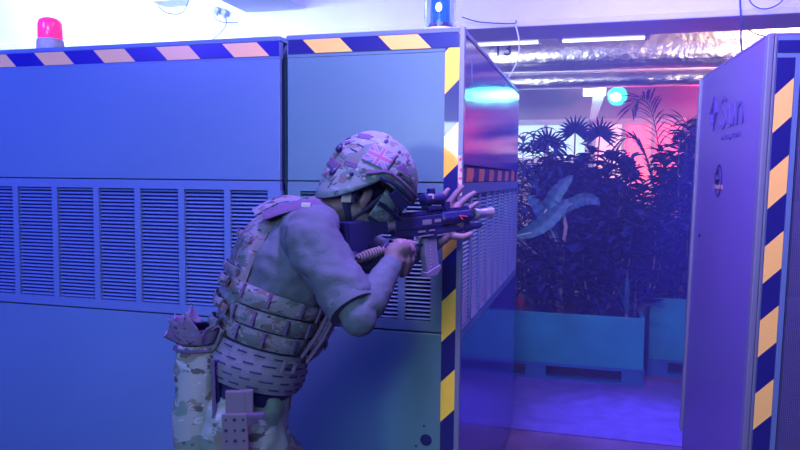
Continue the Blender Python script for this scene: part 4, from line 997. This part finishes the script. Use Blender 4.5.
# ---------------------------------------------------------------- rifle
ga, gb = at(345, 230, 1.925), at(493, 212, 2.40)
GU = (gb-ga).normalized(); GL = (gb-ga).length; GR = (GU.cross(V(0, 0, 1))).normalized(); GZ = GR.cross(GU).normalized()   # GR: right side of the rifle
G0 = ga+GU*GL*.44
def gp(s, h, y=0): return G0+GU*s+GZ*h+GR*y
rifle = thing('rifle', gp(0, -.10), 'black carbine with pale suppressor and grey magazine shouldered by the crouching person', 'rifle')
def gbox(mb, s0, s1, h0, h1, w_, bev=.003, y=0): return mb.obox(gp((s0+s1)/2, (h0+h1)/2, y), GU*(s1-s0)/2, GR*w_/2, GZ*(h1-h0)/2, bev)
def gpoly(mb, pts, w_, y=0): return mb.prism([gp(s, h, y-w_/2) for s, h in pts], GR*w_)
SE = GL*.56; SS = -GL*.44
mb = MB(); gbox(mb, -.115, .095, -.022, .016, .036, .004); gpoly(mb, [(-.115, -.020), (.095, -.020), (.095, -.060), (.030, -.060), (.020, -.045), (-.10, -.045)], .030); mb.build('receiver', gun, rifle, bevel=.002)
mb = MB(); mb.lathe(gp(.095, 0), [(.018, 0), (.025, .004), (.025, .145), (.021, .150)], 8, GU); hg = mb.build('handguard', gun, rifle)
for k in range(4):
    mb = MB(); gbox(mb, .11+.033*k, .130+.033*k, -.004, .004, .004, .001, .0245); mb.build('vent_slot', M['dark'], hg)
mb = MB(); gbox(mb, -.11, .24, .018, .024, .022, .001)
for k in range(17): gbox(mb, -.105+.0205*k, -.095+.0205*k, .024, .030, .022, .0008)
mb.build('top_rail', gun, rifle)
mb = MB(); gbox(mb, -.10, .24, -.030, -.024, .018, .001); mb.build('lower_rail', gun, rifle)
MB().cyl(gp(.24, 0), gp(SE-.095, 0), .009, 14).build('barrel', gun, rifle, smooth=True)
MB().lathe(gp(SE-.110, 0), [(.010, 0), (.0185, .003), (.0195, .010), (.0195, .020), (.0160, .024), (.0160, .080), (.0175, .082), (.0175, .100), (.010, .108), (.006, .108)], 24, GU).build('suppressor', gunm, rifle, smooth=True)
mb = MB(); mb.lathe(gp(.05, -.040), [(.010, 0), (.016, .005), (.016, .12), (.013, .15), (.011, .25), (.004, .268)], 14, GU); mb.build('weapon_light', gun, rifle, smooth=True)
# stock
MB().cyl(gp(-.24, -.004), gp(-.11, -.004), .0155, 16).build('buffer_tube', gunm, rifle, smooth=True)
mb = MB(); gpoly(mb, [(SS, .022), (SS+.07, .020), (SS+.15, .010), (SS+.155, -.020), (SS+.10, -.028), (SS+.03, -.095), (SS, -.100)], .034); mb.build('stock', gun, rifle, bevel=.004)
mb = MB(); gpoly(mb, [(SS-.014, .024), (SS, .024), (SS, -.102), (SS-.014, -.100)], .036); mb.build('butt_pad', M['black'], rifle, bevel=.004)
# grip, trigger guard, magazine
mb = MB(); gpoly(mb, [(-.075, -.045), (-.030, -.045), (-.048, -.085), (-.060, -.145), (-.105, -.140), (-.090, -.090)], .028); mb.build('pistol_grip', gun, rifle, bevel=.005)
mb = MB(); mb.tube([gp(-.030, -.046), gp(-.028, -.075), gp(.020, -.075), gp(.026, -.056)], .0035, 6); mb.build('trigger_guard', gun, rifle)
mb = MB(); mb.tube([gp(-.008, -.046), gp(-.002, -.058), gp(-.006, -.068)], .003, 6); mb.build('trigger', gunm, rifle)
magm = mat('pale_smoke_magazine', (.19, .18, .34), .4, spec=.5)
mb = MB(); gpoly(mb, [(.016, -.058), (.072, -.050), (.074, -.100), (.082, -.150), (.026, -.168), (.018, -.110)], .024); mg = mb.build('magazine', magm, rifle, bevel=.003)
mb = MB(); gpoly(mb, [(.022, -.163), (.086, -.145), (.088, -.157), (.070, -.177), (.022, -.179)], .030); mb.build('magazine_base', magm, mg, bevel=.002)
for k in range(7):
    mb = MB(); mb.cyl(gp(.040, -.080-.011*k, .0121), gp(.040, -.080-.011*k, .0132), .0018, 8); mb.build('magazine_hole', M['grey'], mg)
# optic
mb = MB(); gbox(mb, .030, .100, .030, .042, .030); mb.build('optic_mount', gun, rifle)
mb = MB(); mb.lathe(gp(.022, .064), [(.0165, 0), (.020, .003), (.020, .020), (.0175, .024), (.0175, .060), (.020, .064), (.020, .088), (.0165, .090), (.015, .086), (.015, .004)], 22, GU); op = mb.build('red_dot_optic', gun, rifle, smooth=True)
mb = MB(); gbox(mb, .050, .072, .080, .098, .018, .003); mb.build('adjustment_turret', gun, op)
mb = MB(); gbox(mb, .034, .052, .076, .082, .012, .001, .012); gbox(mb, .046, .052, .066, .080, .004, .001, .019); mb.build('pale_mark', M['grey'], op)
mb = MB(); gbox(mb, .115, .145, .030, .052, .014, .002); mb.build('front_sight', gun, rifle)
mb = MB(); gbox(mb, -.095, -.075, .030, .050, .014, .002); mb.build('rear_sight', gun, rifle)
for s0, s1, h0, h1 in ((.000, .040, -.012, .004), (.055, .085, -.008, .002), (-.02, .012, -.034, -.029), (.03, .055, -.034, -.029), (-.02, .05, -.048, -.044), (.07, .12, -.052, -.048)):
    mb = MB(); gbox(mb, s0, s1, h0, h1, .003, .0005, .018 if h0 > -.04 else .016); mb.build('highlight_plate', gunm, rifle)  # pale plates for the ejection port and put-in metal highlights
rd = mat('red_mark_paint', (.9, .10, .16), .5)
mb = MB(); mb.beam(gp(.168, .006, .026), gp(.205, .000, .026), .004, .003, up=GZ); mb.beam(gp(.168, .006, .026), gp(.182, -.008, .026), .004, .003, up=GZ); mb.build('red_mark', rd, rifle)
# coiled sling cord with its clip
cord = mat('tan_coiled_cord', (.17, .13, .20), .7)
p0, p1 = at(357, 259, 1.87), at(382, 250, 1.93); dv = p1-p0; dn = dv.normalized(); ca = dn.cross(V(0, 0, 1)).normalized(); cb_ = ca.cross(dn)
MB().tube([p0+dv*(i/110)+(ca*math.cos(i*2*PI/12)+cb_*math.sin(i*2*PI/12))*(.0085+.003*math.sin(PI*i/110)) for i in range(111)], .0042, 6).build('coiled_cord', cord, rifle, smooth='full')
mb = MB(); mb.tube([at(346, 257, 1.86), at(352, 256, 1.865), at(358, 257, 1.87), at(358, 261, 1.87), at(352, 262, 1.868), at(346, 261, 1.86)], .0028, 8); mb.build('sling_clip', M['edge'], rifle, smooth=True)
MB().tube([p1, at(388, 240, 1.96), gp(-.09, -.035, .02)], .005, 6, flat=.5).build('sling_strap', navy, rifle)
MB().tube([at(346, 259, 1.86), at(338, 250, 1.85), gp(SS+.03, -.07, .018)], .008, 6, flat=.4).build('sling_strap', navy, rifle)
